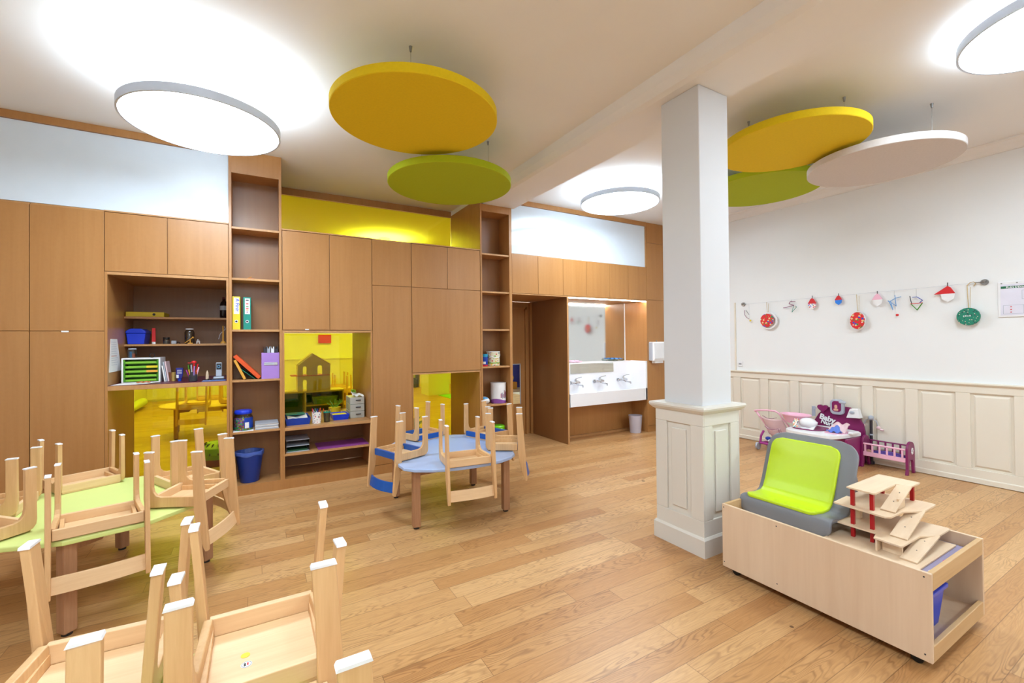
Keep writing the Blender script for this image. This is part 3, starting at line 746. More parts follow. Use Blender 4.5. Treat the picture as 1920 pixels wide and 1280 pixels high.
chair(blue_chair, 2.02, -0.945, TZ, -163, 'blue-seated small chair upside down on the far right edge of the blue table', GB)
chair(blue_chair, 1.449, -0.651, TZ, -72, 'blue-seated small chair upside down on the far left edge of the pale blue table', GB)
chair(blue_chair, 1.07, -1.232, TZ, 19, 'small chair with curved blue backrest upside down at left of the blue table', GB)
chair(plain_chair, -0.727, -1.796, TZ, 104, 'wooden small chair upside down on the near edge of the lime table', GG)
chair(plain_chair, -0.363, -1.553, TZ, 157, 'wooden small chair upside down on the right edge of the lime table', GG)
chair(plain_chair, -0.416, -1.155, TZ, -153, 'wooden small chair upside down on the far right edge of the lime table', GG)
chair(plain_chair, -1.016, -0.85, TZ, -62, 'wooden small chair upside down on the far left edge of the lime table', GG)
chair(plain_chair, -1.31, -1.25, TZ, 0, 'wooden small chair upside down at the left edge of the picture, farther of two', GG)
chair(plain_chair, -1.215, -1.705, TZ, 45, 'wooden small chair upside down at the left edge of the picture, nearer of two', GG)
TF = 0.60
chair(large_chair, -0.356, -3.478, TF, -94, 'wooden small chair upside down in the bottom left corner, its seat cut by the frame', GF)
FB = (0.017, -3.561)
chair(large_chair, FB[0], FB[1], TF, -90, 'wooden small chair upside down in the foreground with round stickers under its seat', GF)
chair(plain_chair, -0.008, -4.02, TF, 180, 'wooden small chair upside down in the foreground, only its legs inside the bottom edge', GF)
chair(large_chair, -0.435, -4.075, TF, 0, 'wooden small chair upside down below the bottom left corner, one leg showing', GF)
# stickers under the seat of the foreground chair (front part of the seat underside)
stk = thing('sticker', 'yellow round sticker under the seat of the foreground chair', 'sticker', (-0.027, -3.568, TF+0.0123))
m = MB(); m.lathe([(0.011, 0), (0.011, 0.0006)], seg=24); obj('dot', m, 'yellow', stk)
stk = thing('sticker', 'white round maker sticker with black and red print under the foreground chair seat', 'sticker', (-0.024, -3.609, TF+0.0123))
m = MB(); m.lathe([(0.013, 0), (0.013, 0.0006)], seg=24); obj('dot', m, 'white', stk)
m = MB(); m.box(-0.006, -0.001, -0.006, 0.006, 0.0007, 0.0011); obj('print', m, 'black', stk)
m = MB(); m.box(0.001, 0.005, -0.004, 0.006, 0.0007, 0.0011); obj('print', m, 'redp', stk)
m = MB(); m.lathe([(0.0105, 0.0007), (0.0115, 0.0007), (0.0115, 0.001), (0.0105, 0.001), (0.0105, 0.0007)], seg=24, cap=False); obj('print_ring', m, 'black', stk)

# ---- tables
def table(label, x, y, rot, outline, mat, edge, leg_r=0.385, z=TZ, legs=None, group=None):
    t = thing('childrens_table', label, 'table', (x, y, 0), rot, group)
    m = MB(); m.prism(outline, 'Z', z-0.026, z-0.0005)
    obj('table_top', m, mat, t, bevel=0.006)
    L = legs or [(sx*leg_r, sy*leg_r) for sx in (-1, 1) for sy in (-1, 1)]
    for (lx, ly) in L:
        m = MB(); m.box(lx-0.03, lx+0.03, ly-0.03, ly+0.03, 0.014, z-0.0262); lg = obj('leg', m, 'oak_leg', t, bevel=0.008)
        m = MB(); m.cyl((lx, ly, 0.0), (lx, ly, 0.014), 0.022); obj('foot', m, 'black', lg)
    xs_, ys_ = max(abs(p[0]) for p in L)-0.03, max(abs(p[1]) for p in L)-0.03
    for sx in (-1, 1):
        for sy in (-1, 1):
            m = MB(); m.prism([(0, 0), (0.16, 0), (0.16, -0.02), (0.13, -0.055), (0, -0.06)], 'Y', -0.011, 0.011)
            for v in m.bm.verts: v.co = Vector((sx*(xs_-v.co.x), sy*(ys_+0.012)+v.co.y, z-0.0264+v.co.z))
            obj('apron_bracket', m, 'oak_leg', t)
    return t
def smooth_outline(P, it=2):
    for _ in range(it):
        Q = []
        for a, b in zip(P, P[1:]+P[:1]):
            Q += [(a[0]*0.75+b[0]*0.25, a[1]*0.75+b[1]*0.25), (a[0]*0.25+b[0]*0.75, a[1]*0.25+b[1]*0.75)]
        P = Q
    return P
oct_ = [(-0.50, 0.33), (-0.33, 0.57), (0.0, 0.60), (0.33, 0.57), (0.50, 0.33), (0.515, 0.0), (0.50, -0.30), (0.44, -0.47), (0.22, -0.585), (0.0, -0.60), (-0.24, -0.585), (-0.48, -0.46), (-0.505, -0.26), (-0.50, 0.0)]
table('pale blue topped children table with five chairs stacked upside down on it', 1.49, -1.235, math.radians(-4), smooth_outline(oct_, 1), 'btop', 'bedge')
oct2 = [(0.60*math.cos(math.radians(a))*(1.0 if i % 2 else 0.965), 0.60*math.sin(math.radians(a))*(1.0 if i % 2 else 0.965)) for i, a in enumerate(range(0, 360, 15))]
table('pale lime topped children table with wooden chairs stacked upside down, near the left cabinets', -0.826, -1.37, math.radians(45), oct2, 'ltop', 'ltop', leg_r=0.378)
t3 = table('pale lime topped table mostly below the bottom left corner under upturned chairs', -0.198, -4.12, 0, [(-0.308, -0.66), (0.308, -0.66), (0.308, 0.66), (-0.308, 0.66)], 'ltop', 'ltop', z=TF, legs=[(sx*0.25, sy*0.58) for sx in (-1, 1) for sy in (-1, 1)])

# ================================================================== PLAY CART AND WHAT IT CARRIES
ct = thing('toy_cart', 'long low plywood cart on castors holding a green seat and a toy garage', 'cart', (2.85, -3.72, 0))
CX0, CX1, CY0, CY1, CZ0, CZ1 = 2.508, 3.185, -4.215, -3.228, 0.045, 0.43
obj('side_panel', bx(CX0, CX0+0.018, CY0, CY1, CZ0, CZ1), 'ply', ct, world=True, bevel=0.003)
obj('side_panel', bx(CX1-0.018, CX1, CY0, CY1, CZ0, CZ1), 'ply', ct, world=True, bevel=0.003)
obj('shelf', bx(CX0+0.018, CX1-0.018, CY0+0.02, CY1-0.018, 0.348, 0.362), 'ply', ct, world=True)
obj('bottom_panel', bx(CX0+0.018, CX1-0.018, CY0+0.02, CY1-0.018, 0.062, 0.078), 'ply', ct, world=True)
obj('end_rail', bx(CX0+0.018, CX1-0.018, CY0, CY0+0.02, 0.352, CZ1), 'plyx', ct, world=True, bevel=0.003)
obj('end_rail', bx(CX0+0.018, CX1-0.018, CY0, CY0+0.02, CZ0, 0.115), 'plyx', ct, world=True, bevel=0.003)
obj('end_rail', bx(CX0+0.018, CX1-0.018, CY1-0.018, CY1, 0.352, CZ1), 'plyx', ct, world=True, bevel=0.003)
obj('end_rail', bx(CX0+0.018, CX1-0.018, CY1-0.018, CY1, CZ0, 0.115), 'plyx', ct, world=True, bevel=0.003)
for (x, y) in ((2.56, -3.29), (3.13, -3.29), (2.56, -4.15), (3.13, -4.15)):
    m = MB(); m.cyl((x-0.012, y, 0.024), (x+0.012, y, 0.024), 0.024, seg=20); m.box(x-0.018, x+0.018, y-0.012, y+0.012, 0.03, 0.061)
    obj('castor', m, 'black', ct, world=True, smooth=True)
for (y, z) in ((-3.24, 0.41), (-3.24, 0.075), (-3.56, 0.405), (-3.56, 0.085), (-4.19, 0.41), (-4.19, 0.075)):
    m = MB(); m.cyl((CX0-0.0008, y, z), (CX0+0.002, y, z), 0.0035, seg=10); obj('screw', m, 'dark', ct, world=True)
mat_ = tag(obj('play_mat', bx(CX0+0.025, CX1-0.025, CY0+0.03, -3.775, 0.3625, 0.367), 'skygrey', loc=(2.85, -3.9, 0.3625)), 'lilac grey play mat with pink flowers under the toy garage', 'mat')
m = MB()
for k in range(5):
    a = 2*PI*k/5; m.box(2.875+0.016*math.cos(a)-0.009, 2.875+0.016*math.cos(a)+0.009, -4.165+0.012*math.sin(a)-0.006, -4.165+0.012*math.sin(a)+0.006, 0.367, 0.3676)
obj('printed_flower', m, plain('pink_print', (232, 40, 140), 0.6), mat_, world=True)
m = MB(); m.lathe([(0.03, 0), (0.03, 0.0006)], (2.70, -4.165, 0.367), 20, sy=0.6); obj('printed_blob', m, 'white', mat_, world=True)

# toy garage
tg = thing('toy_garage', 'wooden toy car park with three decks, ramps and red posts on the cart', 'toy', (2.9, -3.9, 0.3675))
def deck(name, pts, z, hole=None, th=0.009):
    m = MB(); m.prism(pts, 'Z', z-th, z); return obj(name, m, 'toywood', tg, world=True, bevel=0.0015)
deck('base_board', [(2.645, -4.13), (3.125, -4.13), (3.125, -3.73), (2.645, -3.73)], 0.3775)
deck('deck', [(2.762, -3.925), (2.692, -3.94), (2.686, -4.05), (2.70, -4.056), (2.905, -4.056), (2.99, -4.102), (3.145, -4.102), (3.155, -4.09), (3.12, -3.73), (2.762, -3.73)], 0.445)
deck('deck', [(2.766, -3.73), (2.75, -3.965), (2.775, -3.985), (2.905, -3.985), (3.015, -4.04), (3.18, -4.036), (3.188, -4.02), (3.165, -3.722), (2.93, -3.722)], 0.545)
deck('deck', [(2.772, -3.79), (2.764, -3.912), (2.775, -3.92), (3.04, -3.912), (3.058, -3.972), (3.18, -3.972), (3.188, -3.96), (3.183, -3.782)], 0.645)
for (x, y, z0, z1) in ((2.795, -3.81, 0.3775, 0.636), (2.80, -3.895, 0.3775, 0.636), (3.155, -3.81, 0.3775, 0.636), (3.155, -3.945, 0.3775, 0.636)):
    m = MB(); m.box(x-0.0085, x+0.0085, y-0.0085, y+0.0085, z0, z1); obj('post', m, 'red', tg, world=True, bevel=0.001)
def ramp(xa, xb, y0, y1, za, zb):
    m = MB(); d = Vector((xb-xa, 0, zb-za)).normalized(); n = Vector((-d.z, 0, d.x))*0.007
    if n.z > 0: n = -n
    vs = []
    for y in (y0, y1):
        vs += [m.bm.verts.new((xa, y, za)), m.bm.verts.new((xb, y, zb)), m.bm.verts.new((xb+n.x, y, zb+n.z)), m.bm.verts.new((xa+n.x, y, za+n.z))]
    for f in ((0, 1, 2, 3), (4, 7, 6, 5), (0, 4, 5, 1), (1, 5, 6, 2), (2, 6, 7, 3), (3, 7, 4, 0)): m.bm.faces.new([vs[i] for i in f])
    r = obj('ramp', m, 'toywood', tg, world=True)
    for k in (0.3, 0.65):
        c = Vector((xa, 0, za)).lerp(Vector((xb, 0, zb)), k); mm = MB(); mm.cyl((c.x, (y0+y1)/2, c.z), (c.x-n.x*0.12, (y0+y1)/2, c.z-n.z*0.12), 0.0028, seg=8)
        obj('screw', mm, 'dark', r, world=True)
ramp(3.05, 2.84, -3.978, -3.915, 0.646, 0.552)
ramp(3.01, 2.78, -4.045, -3.975, 0.546, 0.452)
ramp(2.985, 2.70, -4.108, -4.04, 0.446, 0.385)
m = MB(); m.box(2.735, 2.745, -4.04, -3.96, 0.378, 0.436); m.box(2.70, 3.10, -3.952, -3.944, 0.378, 0.436); obj('support_wall', m, 'toywood', tg, world=True)
obj('support_block', bx(2.90, 2.93, -3.80, -3.77, 0.446, 0.536), 'toywood', tg, world=True); obj('support_block', bx(2.92, 3.0, -3.965, -3.957, 0.546, 0.60), 'toywood', tg, world=True)

# grey and lime seat
st = thing('moulded_chair', 'dark grey moulded seat with lime green cushion standing in the cart', 'chair', (2.88, -3.46, 0.363))
def shell(u, v, y0, y1, off, round_top, prof):
    """u across (0..1), v along the profile from the front edge to the top of the back"""
    n = len(prof)-1; k = min(int(v*n), n-1); f = v*n-k
    a, b = prof[k], prof[k+1]
    x = a[0]*(1-f)+b[0]*f; z = a[1]*(1-f)+b[1]*f
    return x, z
prof = [(2.700, 0.435), (2.705, 0.455), (2.73, 0.462), (2.80, 0.452), (2.855, 0.455), (2.885, 0.478), (2.91, 0.52), (2.94, 0.59), (2.985, 0.70), (3.02, 0.775), (3.04, 0.80)]
def surf(y0, y1, prof, corner, dx=0.0, dz=0.0):
    """profile swept across, with corners rounded at both ends"""
    m = MB(); nv = len(prof)-1; nu = 18
    L = [0]
    for a, b in zip(prof, prof[1:]): L.append(L[-1]+math.hypot(b[0]-a[0], b[1]-a[1]))
    T = L[-1]
    def pt(s):
        s = min(max(s, 0), T)
        for k in range(nv):
            if s <= L[k+1]+1e-9:
                f = (s-L[k])/(L[k+1]-L[k]); return prof[k][0]*(1-f)+prof[k+1][0]*f, prof[k][1]*(1-f)+prof[k+1][1]*f
        return prof[-1]
    NV = 40
    g = []
    for j in range(NV+1):
        s = T*j/NV
        d0, d1 = s, T-s
        ins = 0
        if d1 < corner: ins = corner-math.sqrt(max(corner**2-(corner-d1)**2, 0))
        c2 = corner*0.5
        if d0 < c2: ins = max(ins, c2-math.sqrt(max(c2**2-(c2-d0)**2, 0)))
        x, z = pt(s)
        ya, yb = y0+ins, y1-ins
        g.append([m.bm.verts.new((x+dx, ya+(yb-ya)*i/nu, z+dz)) for i in range(nu+1)])
    for j in range(NV):
        for i in range(nu): m.bm.faces.new((g[j][i], g[j][i+1], g[j+1][i+1], g[j+1][i]))
    return m
sh_prof = [(2.690, 0.36), (2.690, 0.425), (2.70, 0.446), (2.725, 0.45), (2.80, 0.440), (2.87, 0.442), (2.905, 0.462), (2.935, 0.52), (2.965, 0.60), (3.005, 0.71), (3.04, 0.79), (3.06, 0.825)]
m = surf(-3.750, -3.232, sh_prof, 0.10)
shl = obj('seat_shell', m, 'grey', st, world=True, smooth=True, thick=0.022, bevel=0.004)
cu_prof = [(2.695, 0.462), (2.72, 0.466), (2.79, 0.456), (2.86, 0.458), (2.893, 0.478), (2.921, 0.53), (2.952, 0.61), (2.992, 0.715), (3.026, 0.793)]
m = surf(-3.665, -3.262, cu_prof, 0.06)
cu = obj('cushion', m, 'lime', st, world=True, smooth=True, thick=0.02, bevel=0.006)
m = MB(); m.prism([(2.70, 0.3635), (3.06, 0.3635), (3.06, 0.44), (3.0, 0.46), (2.90, 0.43), (2.70, 0.43)], 'Y', -3.66, -3.28)
obj('seat_base', m, 'grey', st, world=True, bevel=0.01)
for a_, b_ in ((-3.71, -3.67), (-3.28, -3.24)):
    m = MB(); m.prism([(3.0, 0.3635), (3.10, 0.3635), (3.11, 0.60), (3.05, 0.72), (2.98, 0.60)], 'Y', a_, b_)
    obj('back_rib', m, 'grey', st, world=True, bevel=0.006)
# blue tubs in the cart
def tub(x, y, label):
    t = thing('storage_tub', label, 'tub', (x, y, 0.0785), group='blue tubs in the cart')
    m = MB()
    def rr(w, d, z): return [(w/2, d/2, z), (-w/2, d/2, z), (-w/2, -d/2, z), (w/2, -d/2, z)]
    rings = [rr(0.27, 0.19, 0.0), rr(0.31, 0.23, 0.19), rr(0.30, 0.22, 0.19), rr(0.26, 0.18, 0.006)]
    R = [[m.bm.verts.new(c) for c in r] for r in rings]
    for a, b in zip(R, R[1:]):
        for k in range(4): m.bm.faces.new((a[k], a[(k+1) % 4], b[(k+1) % 4], b[k]))
    m.bm.faces.new(R[0][::-1]); m.bm.faces.new(R[-1])
    obj('tub_body', m, 'blueclear', t, bevel=0.008)
    m = MB(); m.box(-0.165, 0.165, -0.125, -0.108, 0.175, 0.195); m.box(-0.165, 0.165, 0.108, 0.125, 0.175, 0.195); m.box(-0.165, -0.148, -0.108, 0.108, 0.175, 0.195); m.box(0.148, 0.165, -0.108, 0.108, 0.175, 0.195)
    obj('tub_rim', m, 'blueclear', t, bevel=0.004)
tub(2.70, -4.045, 'blue plastic tub nearest the open end of the cart')
tub(2.70, -3.775, 'blue plastic tub behind the nearest one inside the cart')
tub(2.70, -3.505, 'blue plastic tub deepest inside the cart')

# ================================================================== DOLL TOYS BY THE RIGHT WALL
# pushchair
p = thing('doll_pushchair', 'pink and plum doll pushchair by the wainscot, left of the nursery table', 'toy', (5.8, -1.68, 0))
m = MB(); m.tube([(5.80, -1.515, 0.42), (5.82, -1.46, 0.475), (5.80, -1.448, 0.49), (5.80, -1.50, 0.50), (5.80, -1.62, 0.515), (5.80, -1.72, 0.515), (5.80, -1.77, 0.49), (5.80, -1.812, 0.43)], 0.011)
m.tube([(5.80, -1.515, 0.42), (5.84, -1.56, 0.33), (5.86, -1.60, 0.22)], 0.009); m.tube([(5.80, -1.812, 0.43), (5.83, -1.87, 0.34), (5.86, -1.90, 0.28)], 0.009)
obj('handle', m, 'pink', p, world=True, smooth=True)
m = MB(); m.grid(lambda u, v: (5.805+0.05*v-0.03*math.sin(PI*u), -1.535-0.02*v-(0.27+0.0*v)*u-0.09*v, 0.42-0.25*v-0.012*math.sin(PI*u)), 14, 12)
obj('fabric_seat', m, 'pinkf', p, world=True, smooth=True, thick=0.006)
m = MB(); m.grid(lambda u, v: (5.80+0.02*v-0.03*math.sin(PI*u), -1.60-0.18*u-0.03*v, 0.305-0.03*math.sin(PI*u)*(1-v)-0.10*v), 12, 6)
obj('pocket', m, 'pinkf', p, world=True, smooth=True, thick=0.006)
m = MB(); m.tube([(5.765, -1.60, 0.308), (5.755, -1.64, 0.285), (5.755, -1.70, 0.275), (5.765, -1.775, 0.30), (5.775, -1.80, 0.19)], 0.003, seg=6)
m.tube([(5.79, -1.56, 0.44), (5.78, -1.62, 0.415), (5.78, -1.69, 0.415), (5.79, -1.745, 0.435)], 0.003, seg=6)
obj('piping', m, 'purple', p, world=True)
m = MB(); m.tube([(5.76, -1.592, 0.25), (5.74, -1.565, 0.18), (5.73, -1.56, 0.09)], 0.014); m.tube([(5.80, -1.88, 0.28), (5.80, -1.85, 0.17), (5.79, -1.82, 0.09)], 0.014)
m.tube([(5.73, -1.56, 0.09), (5.74, -1.68, 0.085), (5.76, -1.80, 0.08), (5.98, -1.78, 0.07), (5.96, -1.55, 0.07), (5.73, -1.56, 0.09)], 0.016)
obj('chassis', m, 'magenta', p, world=True, smooth=True)
for (x, y) in ((5.72, -1.535), (5.76, -1.84), (5.97, -1.53), (5.99, -1.82)):
    m = MB(); m.cyl((x, y-0.012, 0.046), (x, y+0.012, 0.046), 0.046, seg=24); m.cyl((x, y-0.016, 0.046), (x, y+0.016, 0.046), 0.016, seg=12)
    obj('wheel', m, 'lgrey', p, world=True, smooth=True)
m = MB(); m.ball((5.80, -1.69, 0.125), 0.05, sc=(1, 1.5, 0.55)); o = tag(obj('doll_clothes', m, 'white', loc=(5.80, -1.69, 0.10), smooth=True), 'white and blue bundle in the basket of the doll pushchair', 'cloth')
m = MB(); m.ball((5.79, -1.63, 0.15), 0.03, sc=(1, 1.2, 0.8)); obj('blue_cloth', m, 'dblue', o, world=True, smooth=True)
# nursery table
n = thing('doll_nursery', 'plum and white doll nursery table with heart, screen and lamp against the wainscot', 'toy', (5.8, -2.35, 0))
m = MB()
m.prism([(-2.08, 0.02), (-2.05, 0.30), (-2.12, 0.44), (-2.17, 0.53), (-2.22, 0.585), (-2.30, 0.63), (-2.40, 0.65), (-2.51, 0.645), (-2.56, 0.60), (-2.60, 0.53), (-2.64, 0.46), (-2.655, 0.38), (-2.655, 0.02)], 'X', 5.93, 5.96)
obj('back_panel', m, 'purple', n, world=True, bevel=0.006)
m = MB()
hp = []
for k in range(40):
    a = 2*PI*k/40; hp.append((-2.228+0.062*(16*math.sin(a)**3)/17, 0.605+0.058*(13*math.cos(a)-5*math.cos(2*a)-2*math.cos(3*a)-math.cos(4*a))/17))
m.prism(hp, 'X', 5.90, 5.93); obj('heart', m, 'purple', n, world=True, bevel=0.006)
# screen frame
def rrect(cy, cz, w_, h_, r, n=6):
    P = []
    for (sy, sz, a0) in ((1, 1, 0), (-1, 1, 90), (-1, -1, 180), (1, -1, 270)):
        for k in range(n+1):
            a = math.radians(a0+90*k/n); P.append((cy+sy*(w_/2-r)+r*math.cos(a), cz+sz*(h_/2-r)+r*math.sin(a)))
    return P
m = MB(); m.prism(rrect(-2.39, 0.64, 0.145, 0.18, 0.045), 'X', 5.885, 5.93); sf = obj('screen_frame', m, 'lgrey', n, world=True, bevel=0.008)
m = MB(); m.prism(rrect(-2.39, 0.648, 0.095, 0.125, 0.03), 'X', 5.881, 5.886); obj('screen_picture', m, 'purple', sf, world=True)
m = MB(); m.prism(rrect(-2.385, 0.645, 0.03, 0.045, 0.014), 'X', 5.879, 5.882); m.prism(rrect(-2.385, 0.608, 0.05, 0.025, 0.01), 'X', 5.879, 5.882); obj('picture_print', m, 'tan', sf, world=True)
m = MB(); m.ball((5.90, -2.44, 0.70), 0.03, sc=(0.8, 1.5, 0.7)); obj('screen_knob', m, 'lgrey', sf, world=True, smooth=True)
m = MB(); m.prism([(-2.497, 0.53), (-2.535, 0.64), (-2.613, 0.645), (-2.638, 0.54)], 'X', 5.86, 5.935); lp = obj('toy_lamp', m, 'white', n, world=True, bevel=0.006)
m = MB(); m.ball((5.855, -2.56, 0.60), 0.022, sc=(0.4, 1.2, 0.8)); obj('lamp_badge', m, 'lgrey', lp, world=True, smooth=True)
m = MB(); m.prism(smooth_outline([(6.06, -1.96), (5.56, -1.97), (5.45, -2.05), (5.44, -2.42), (5.50, -2.53), (5.80, -2.585), (6.06, -2.59)], 2), 'Z', 0.33, 0.375)
tt = obj('table_top', m, 'white', n, world=True, bevel=0.01)
m = MB(); m.prism(smooth_outline([(5.90, -2.36), (5.60, -2.34), (5.58, -2.52), (5.85, -2.58)], 1), 'Z', 0.375, 0.379); obj('changing_pad', m, 'pink', tt, world=True)
m = MB(); m.prism(smooth_outline([(5.92, -2.0), (5.60, -2.0), (5.55, -2.15), (5.62, -2.33), (5.92, -2.35)], 2), 'Z', 0.3755, 0.385); obj('basin_surround', m, 'purple', tt, world=True, bevel=0.003)
m = MB(); m.box(5.62, 5.93, -1.99, -2.03, 0.0, 0.33); m.box(5.62, 5.93, -2.60, -2.57, 0.0, 0.33); m.box(5.66, 5.68, -2.05, -2.55, 0.05, 0.33); obj('legs_panel', m, 'purple', n, world=True, bevel=0.004)
m = MB(); m.box(5.56, 5.62, -2.02, -2.10, 0.18, 0.33); obj('drawer', m, 'pink', n, world=True, bevel=0.006)
m = MB(); m.lathe([(0.09, 0), (0.13, 0.09), (0.145, 0.095), (0.145, 0.105), (0.13, 0.105), (0.085, 0.012)], (5.76, -1.99, 0.415), 28, sy=1.2, sx=0.9); obj('bath_tub', m, 'pink', n, world=True, smooth=True)
m = MB(); m.box(5.74, 5.78, -2.04, -2.0, 0.385, 0.42); obj('tub_stand', m, 'purple', n, world=True)
m = MB(); m.cyl((5.90, -2.13, 0.50), (5.90, -2.13, 0.62), 0.02); m.cyl((5.90, -2.15, 0.60), (5.86, -2.16, 0.60), 0.012); obj('toy_tap', m, 'lgrey', n, world=True, smooth=True)
text_obj('lettering', 'Baby', 0.09, 'white', n, (5.915, -2.185, 0.478), (0, -1, -0.25), (0, -0.25, 1), 0.004, bold=0.003)
text_obj('lettering', 'Nurse', 0.07, 'white', n, (5.915, -2.20, 0.425), (0, -1, -0.25), (0, -0.25, 1), 0.004, bold=0.002)
m = MB(); m.box(5.72, 5.86, -2.56, -2.615, 0.376, 0.40); obj('soap_tray', m, 'white', tt, world=True, bevel=0.006)
m = MB(); v = m.ball((5.68, -2.17, 0.4455), 0.095, 20, 12, (0.8, 1.0, 0.62)); m.grid(lambda u, v: (5.60+0.12*v, -2.06-0.2*u, 0.46-0.085*(1-v)+0.008*math.sin(16*u)), 16, 6)
o = tag(obj('doll_bib', m, 'white', loc=(5.68, -2.15, 0.386), smooth=True, thick=0.004), 'white padded doll bib lying on the nursery table', 'cloth')
m = MB(); m.grid(lambda u, v: (5.585+0.03*v, -2.045-0.05*u-0.01*math.sin(9*v), 0.39+0.1*v), 6, 6); obj('patterned_trim', m, print_mat('bib_print', (244, 236, 226), [(240, 110, 90), (70, 190, 190), (240, 180, 90)], 60, 0.5), o, world=True, thick=0.004)
m = MB(); m.grid(lambda u, v: (5.70+0.12*v, -2.38-0.16*u, 0.392+0.075*v+0.014*math.sin(11*u+5*v)), 16, 8)
o = tag(obj('doll_clothes', m, 'pinkf', loc=(5.75, -2.46, 0.38), smooth=True, thick=0.012), 'crumpled pink and blue doll clothes on the nursery table under the lamp', 'cloth')
m = MB(); m.grid(lambda u, v: (5.64+0.10*v, -2.38-0.13*u, 0.393+0.055*v*math.sin(PI*u)+0.010*math.sin(13*u+7*v)), 16, 8); obj('blue_dress', m, plain('blue_cotton', (104, 136, 222), 0.9), o, world=True, smooth=True, thick=0.008)
for ch in n.children:
    if ch.name.split('.')[0] in ('back_panel', 'heart', 'screen_frame', 'toy_lamp', 'toy_tap', 'lettering'): ch.location = (0.15, 0.075, -0.018)
# mobile stand
ms = thing('toy_mobile', 'grey and plum toy mobile stand with two arms behind the cradle', 'toy', (6.06, -2.66, 0))
m = MB(); m.cyl((6.06, -2.66, 0.0), (6.06, -2.66, 0.03), 0.028, seg=20); m.cyl((6.06, -2.66, 0.03), (6.06, -2.66, 0.50), 0.014); obj('pole', m, 'dark', ms, world=True, smooth=True)
m = MB(); m.cyl((6.06, -2.66, 0.33), (6.06, -2.66, 0.345), 0.018); obj('collar', m, 'lgrey', ms, world=True, smooth=True); m = MB(); m.ball((6.06, -2.66, 0.53), 0.028); obj('knob', m, 'lgrey', ms, world=True, smooth=True)
for s, yy, zz in ((1, -2.585, 0.44), (-1, -2.73, 0.435)):
    m = MB(); m.tube([(6.06, -2.66, 0.52), (6.06, -2.66-s*-0.05, 0.50), (6.06, yy, zz)], 0.004, seg=6); a = obj('arm', m, 'lgrey', ms, world=True)
    m = MB(); m.ball((6.06, yy, zz-0.01), 0.022, sc=(0.6, 1.0, 0.8)); m.ball((6.06, yy-0.03*s*-1, zz-0.03), 0.018, sc=(0.6, 1.2, 0.7)); obj('pendant', m, 'pinkf', a, world=True, smooth=True)
ms.location.x += 0.07; ms.location.y += 0.038
# cradle
cr = thing('doll_cradle', 'plum and pink doll cradle with slatted side in front of the wainscot', 'toy', (6.0, -2.81, 0))
def arch(y, w0, w1, h):
    m = MB()
    P = [(5.915, 0.0), (5.935, 0.0), (5.955, 0.04), (5.945, 0.07), (5.95, 0.14), (6.0, 0.10) if False else (5.96, 0.155)]
    out = []
    for k in range(17):
        a = PI*k/16; out.append((6.005-0.088*math.cos(a), 0.26+0.085*math.sin(a)))
    poly = [(5.90, 0.0), (5.915, 0.06)] + out + [(6.098, 0.06), (6.11, 0.0), (6.07, 0.0), (6.06, 0.04)]
    inner = [(6.055, 0.12), (6.03, 0.15), (5.98, 0.15), (5.955, 0.12), (5.95, 0.04), (5.94, 0.0)]
    m.prism(poly+inner, 'Y', y-0.012, y+0.012)
    return obj('end_panel', m, 'purple', cr, world=True, bevel=0.005)
arch(-2.612, 0, 0, 0); ep = arch(-3.01, 0, 0, 0)
m = MB()
for k in range(7):
    a = 2*PI*k/7; m.ball((6.02+0.018*math.cos(a), -3.024, 0.245+0.026*math.sin(a)), 0.012, 10, 6, (1, 0.3, 1))
obj('flower_print', m, 'white', ep, world=True, smooth=True)
m = MB()
m.tube([(5.93, -2.61, 0.262), (5.93, -3.0, 0.262)], 0.010)
m.box(5.925, 5.935, -3.0, -2.61, 0.13, 0.175)
for k in range(6):
    y = -2.64-0.066*k; m.box(5.925, 5.935, y-0.008, y+0.008, 0.17, 0.26)
obj('side_rail', m, 'pink', cr, world=True, smooth=False)
m = MB()
m.tube([(6.08, -2.61, 0.285), (6.08, -3.0, 0.285)], 0.008)
m.box(6.075, 6.083, -3.0, -2.61, 0.13, 0.175)
for k in range(6):
    y = -2.64-0.066*k; m.box(6.075, 6.083, y-0.008, y+0.008, 0.17, 0.28)
obj('side_rail', m, 'purple', cr, world=True)
m = MB(); m.box(5.935, 6.075, -3.0, -2.61, 0.125, 0.135); obj('bed_base', m, 'pink', cr, world=True)
m = MB(); m.ball((6.005, -2.83, 0.165), 0.06, 20, 10, (0.95, 2.6, 0.6)); o = tag(obj('doll_blanket', m, 'violet', loc=(6.0, -2.83, 0.136), smooth=True), 'violet blanket bundle lying in the doll cradle', 'blanket')
m = MB(); m.ball((6.0, -2.645, 0.165), 0.026, 16, 10, (1, 1.1, 0.9)); tag(obj('doll', m, 'tan', loc=(6.0, -2.645, 0.14), smooth=True), 'small doll head under the violet blanket in the cradle', 'doll')

